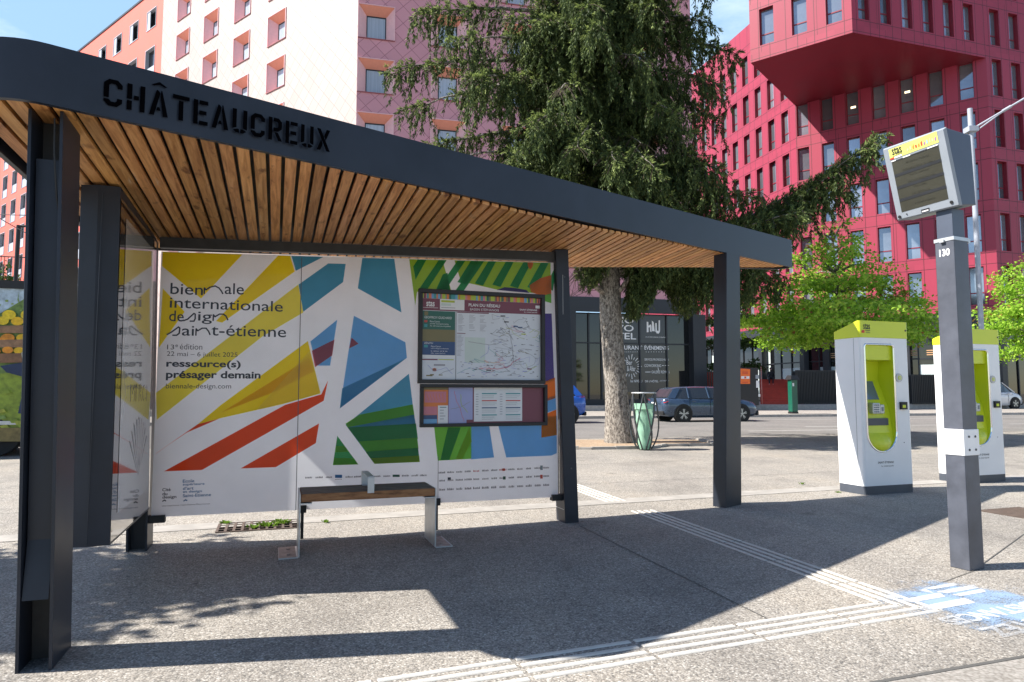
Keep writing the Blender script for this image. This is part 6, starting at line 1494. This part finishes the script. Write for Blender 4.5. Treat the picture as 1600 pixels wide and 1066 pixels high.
m.poly([cq(1181.5, 606, .006), cq(1186, 606, .006), cq(1186, 595, .006), cq(1181.5, 595, .006)], 0); m.poly([cq(1185, 620, .006), cq(1188, 620, .006), cq(1188, 616, .006), cq(1185, 616, .006)], 0); build('notice', m, ['white_ink', 'bezel_grey'], c1)
def bar_fence(name, p0, d, n, gap, h, label, cat_, backing=None):
    f = thing(name, p0, label, cat_); m = MB()
    m.box(p0 + UP * .05, d * (n * gap), NR * .04, UP * .06); m.box(p0 + UP * (h - .08), d * (n * gap), NR * .04, UP * .06); build('rail', m, 'black_metal', f)
    m = MB()
    for i in range(n + 1): m.box(p0 + d * (i * gap) - NR * .006, d * .075, NR * .03, UP * h)
    build('bars', m, 'black_metal', f)
    if backing:
        m = MB(); m.box(p0 + NR * .3 + UP * .02, d * (n * gap), NR * .03, UP * (h * .96)); build('backing', m, backing, f)
    return f
bar_fence('bar_fence', base_at(1244, 46.2), DR, 40, .12, 2.3, 'black vertical-bar fence right of the red stairs, behind the dark green post', 'fence', 'anthracite_dark')
bar_fence('bar_fence', base_at(1093, 45.2), DR, 16, .17, 2.2, 'black vertical-bar fence with red boarding showing through, left of the black cabinet', 'fence', 'red_stair')
bar_fence('bar_fence', base_at(1425, 46.0), DR, 34, .14, 2.0, 'black bar fence seen in the gap between the two ticket machines', 'fence', 'anthracite_dark')
# red stairs with a person sitting at the top
SN = Vector((.34, .94, 0)).normalized(); SD = Vector((SN.y, -SN.x, 0)); s0 = base_at(1188, 45.6); st = thing('red_stairs', s0, 'broad red steps climbing to the glazed entrance of the red offices', 'stairs')
m = MB(); nst = 11; sw = 2.1
for i in range(nst): m.box(s0 + SN * (i * .42) + UP * (i * .158), SD * sw, SN * (.42 * (nst - i)), UP * .158)
build('steps', m, 'red_stair', st)
m = MB(); m.prism([s0 + SD * sw, s0 + SD * sw + SN * (nst * .42), s0 + SD * sw + SN * (nst * .42) + UP * (nst * .158 + .12), s0 + SD * sw + UP * .28], SD * .14); build('stringer', m, 'red_stair', st)
m = MB(); m.tube([s0 + SD * .1 + UP * .95, s0 + SD * .1 + SN * 4.4 + UP * 2.65], .025, 6); m.tube([s0 + SD * .1, s0 + SD * .1 + UP * .95], .02, 6); m.tube([s0 + SD * .1 + SN * 4.4 + UP * 1.7, s0 + SD * .1 + SN * 4.4 + UP * 2.65], .02, 6); build('handrail', m, 'hotel_reveal_coral', st)
def person(seat, fwd, label):
    """one continuous skinned figure sitting: pelvis at the root"""
    f = Vector(fwd).normalized(); s = Vector((-f.y, f.x, 0)); P = lambda a, b, z: (f * a + s * b + UP * z)
    V = [(0, 0, .1), (0.02, 0, .3), (.03, 0, .48), (.03, 0, .58), (.05, 0, .68), (.06, 0, .8),
         (.06, .1, .08), (.42, .13, .1), (.46, .12, -.3), (.56, .12, -.33), (.06, -.1, .08), (.42, -.13, .1), (.46, -.12, -.3), (.56, -.12, -.33),
         (.02, .19, .5), (.1, .24, .24), (.32, .15, .16), (.02, -.19, .5), (.1, -.24, .24), (.32, -.15, .16), (.37, .12, .15), (.37, -.12, .15)]
    Ed = [(0, 1), (1, 2), (2, 3), (3, 4), (4, 5), (0, 6), (6, 7), (7, 8), (8, 9), (0, 10), (10, 11), (11, 12), (12, 13), (2, 14), (14, 15), (15, 16), (2, 17), (17, 18), (18, 19), (16, 20), (19, 21)]
    Rr = [.13, .12, .12, .05, .09, .08, .09, .065, .045, .035, .09, .065, .045, .035, .06, .045, .035, .06, .045, .035, .03, .03]
    me = bpy.data.meshes.new('person'); me.from_pydata([P(*v) for v in V], Ed, []); o = bpy.data.objects.new('person', me); C.objects.link(o); o.location = seat
    sk = o.modifiers.new('skin', 'SKIN'); sub = o.modifiers.new('sub', 'SUBSURF'); sub.levels = sub.render_levels = 2
    for v_, r_ in zip(me.skin_vertices[0].data, Rr): v_.radius = (r_, r_)
    me.skin_vertices[0].data[0].use_root = True; me.materials.append(MAT['person_dark']); ORG[o.name] = Vector(seat); tag(o, label, 'person')
    m = MB()
    for sg_ in (1, -1): m.cbox(Vector(seat) + P(.53, .12 * sg_, -.34), f * .26, s * .09, UP * .07)
    build('shoes', m, 'person_white', o, bevel=.02)
    m = MB(); c_ = Vector(seat) + P(.035, 0, .76); rings = []
    for i in range(5): q = i / 4; r_ = .105 * math.cos(q * 1.4); rings.append([c_ + Vector((r_ * math.cos(t * .6283), r_ * math.sin(t * .6283), .11 * math.sin(q * 1.5))) for t in range(10)])
    m.loft(rings, 0, True); build('hair', m, 'black_rubber', o)
    m = MB(); m.disc(Vector(seat) + P(.135, 0, .72), f, .055, .012, 12); build('face', m, 'skin', o)
sx = .75
person(s0 + SD * sx + SN * (nst * .42 - .6) + UP * (nst * .158 - .02), -SN, 'dark-clothed person in white shoes sitting at the top of the red stairs')
# dark green litter pillar
b = G(1239.5, 646.5, .13); gp_ = thing('green_pillar', b, 'slim dark green metal pillar with a black hood, standing on the far kerb', 'pillar')
m = MB(); m.box(b - DR * .17 - NR * .17 + UP * .1, DR * .34, NR * .34, UP * 1.65); pb = build('body', m, 'dark_green_metal', gp_, bevel=.02)
m = MB(); m.box(b - DR * .18 - NR * .18, DR * .36, NR * .36, UP * .1); build('base', m, 'black_metal', gp_)
m = MB(); m.loft([[b + DR * a * .26 + NR * c * .26 + UP * 1.76 for a, c in ((-1, -1), (1, -1), (1, 1), (-1, 1))], [b + DR * a * .18 + NR * c * .18 + UP * 1.98 for a, c in ((-1, -1), (1, -1), (1, 1), (-1, 1))]], 0, False); build('hood', m, 'black_metal', gp_)
m = MB(); m.box(b - DR * .12 - NR * .174 + UP * 1.42, DR * .1, NR * .004, UP * .16); build('sticker', m, 'white_ink', pb)
# far left: mast, railing, bush and tram wires in front of the coral block
b = AT(21, 500, 30); b = Vector((b.x, b.y, 0)); lmst = thing('street_mast', b, 'dark slender mast between the lorry roof and the coral block at the far left', 'mast')
m = MB(); m.tube([b, b + UP * (AT(21, 352, 30).z)], .09, 8); build('pole', m, 'black_metal', lmst)
m = MB(); m.tube([b + UP * (AT(21, 352, 30).z - .05), b + LS * .5 + UP * (AT(21, 352, 30).z)], .05, 6); build('arm', m, 'black_metal', lmst)
for (x0, y0, x1, y1, dpt, lb_) in ((-60, 332, 62, 337, 27, 'upper tram wire crossing level in front of the coral block'), (-40, 318, 62, 376, 27.5, 'lower tram wire sloping down in front of the coral block')):
    m = MB(); m.tube([AT(x0, y0, dpt), AT((x0 + x1) / 2, (y0 + y1) / 2 + 1, dpt), AT(x1, y1, dpt), AT(x1 + 60, y1 + (y1 - y0) * .5, dpt)], .02, 5); tag(build('tram_wire', m, 'cable', at=AT(x0, y0, dpt)), lb_, 'wire', 'tram wires at the far left')
b = AT(-60, 430, 33); rlb = thing('railing', Vector((b.x, b.y, 0)), 'thin dark balustrade above the lorry roof at the far left', 'railing'); m = MB()
e = AT(75, 430, 34); z0 = AT(20, 436, 33).z; z1 = AT(20, 398, 33).z; p0 = Vector((b.x, b.y, 0)); p1 = Vector((e.x, e.y, 0))
m.tube([p0 + UP * z1, p1 + UP * z1], .03, 6); m.tube([p0 + UP * z0, p1 + UP * z0], .03, 6)
for i in range(26): q = p0.lerp(p1, i / 25); m.tube([q + UP * z0, q + UP * z1], .016, 5)
for i in range(4): q = p0.lerp(p1, i / 3); m.tube([q, q + UP * z0], .05, 6)
build('bars', m, 'black_metal', rlb)
b = AT(4, 440, 31); broad_tree((b.x, b.y, 0), 2, [(5.2, .9, 5), (5.8, 1.0, 6), (6.5, .8, 5), (7.1, .4, 3)], 'small dark leafy tree peeping over the lorry at the far left', mats=('hedge_leaf', 'hedge_leaf'), per=260, ln=.2, wd=.14, r0=.08, name='small_tree')
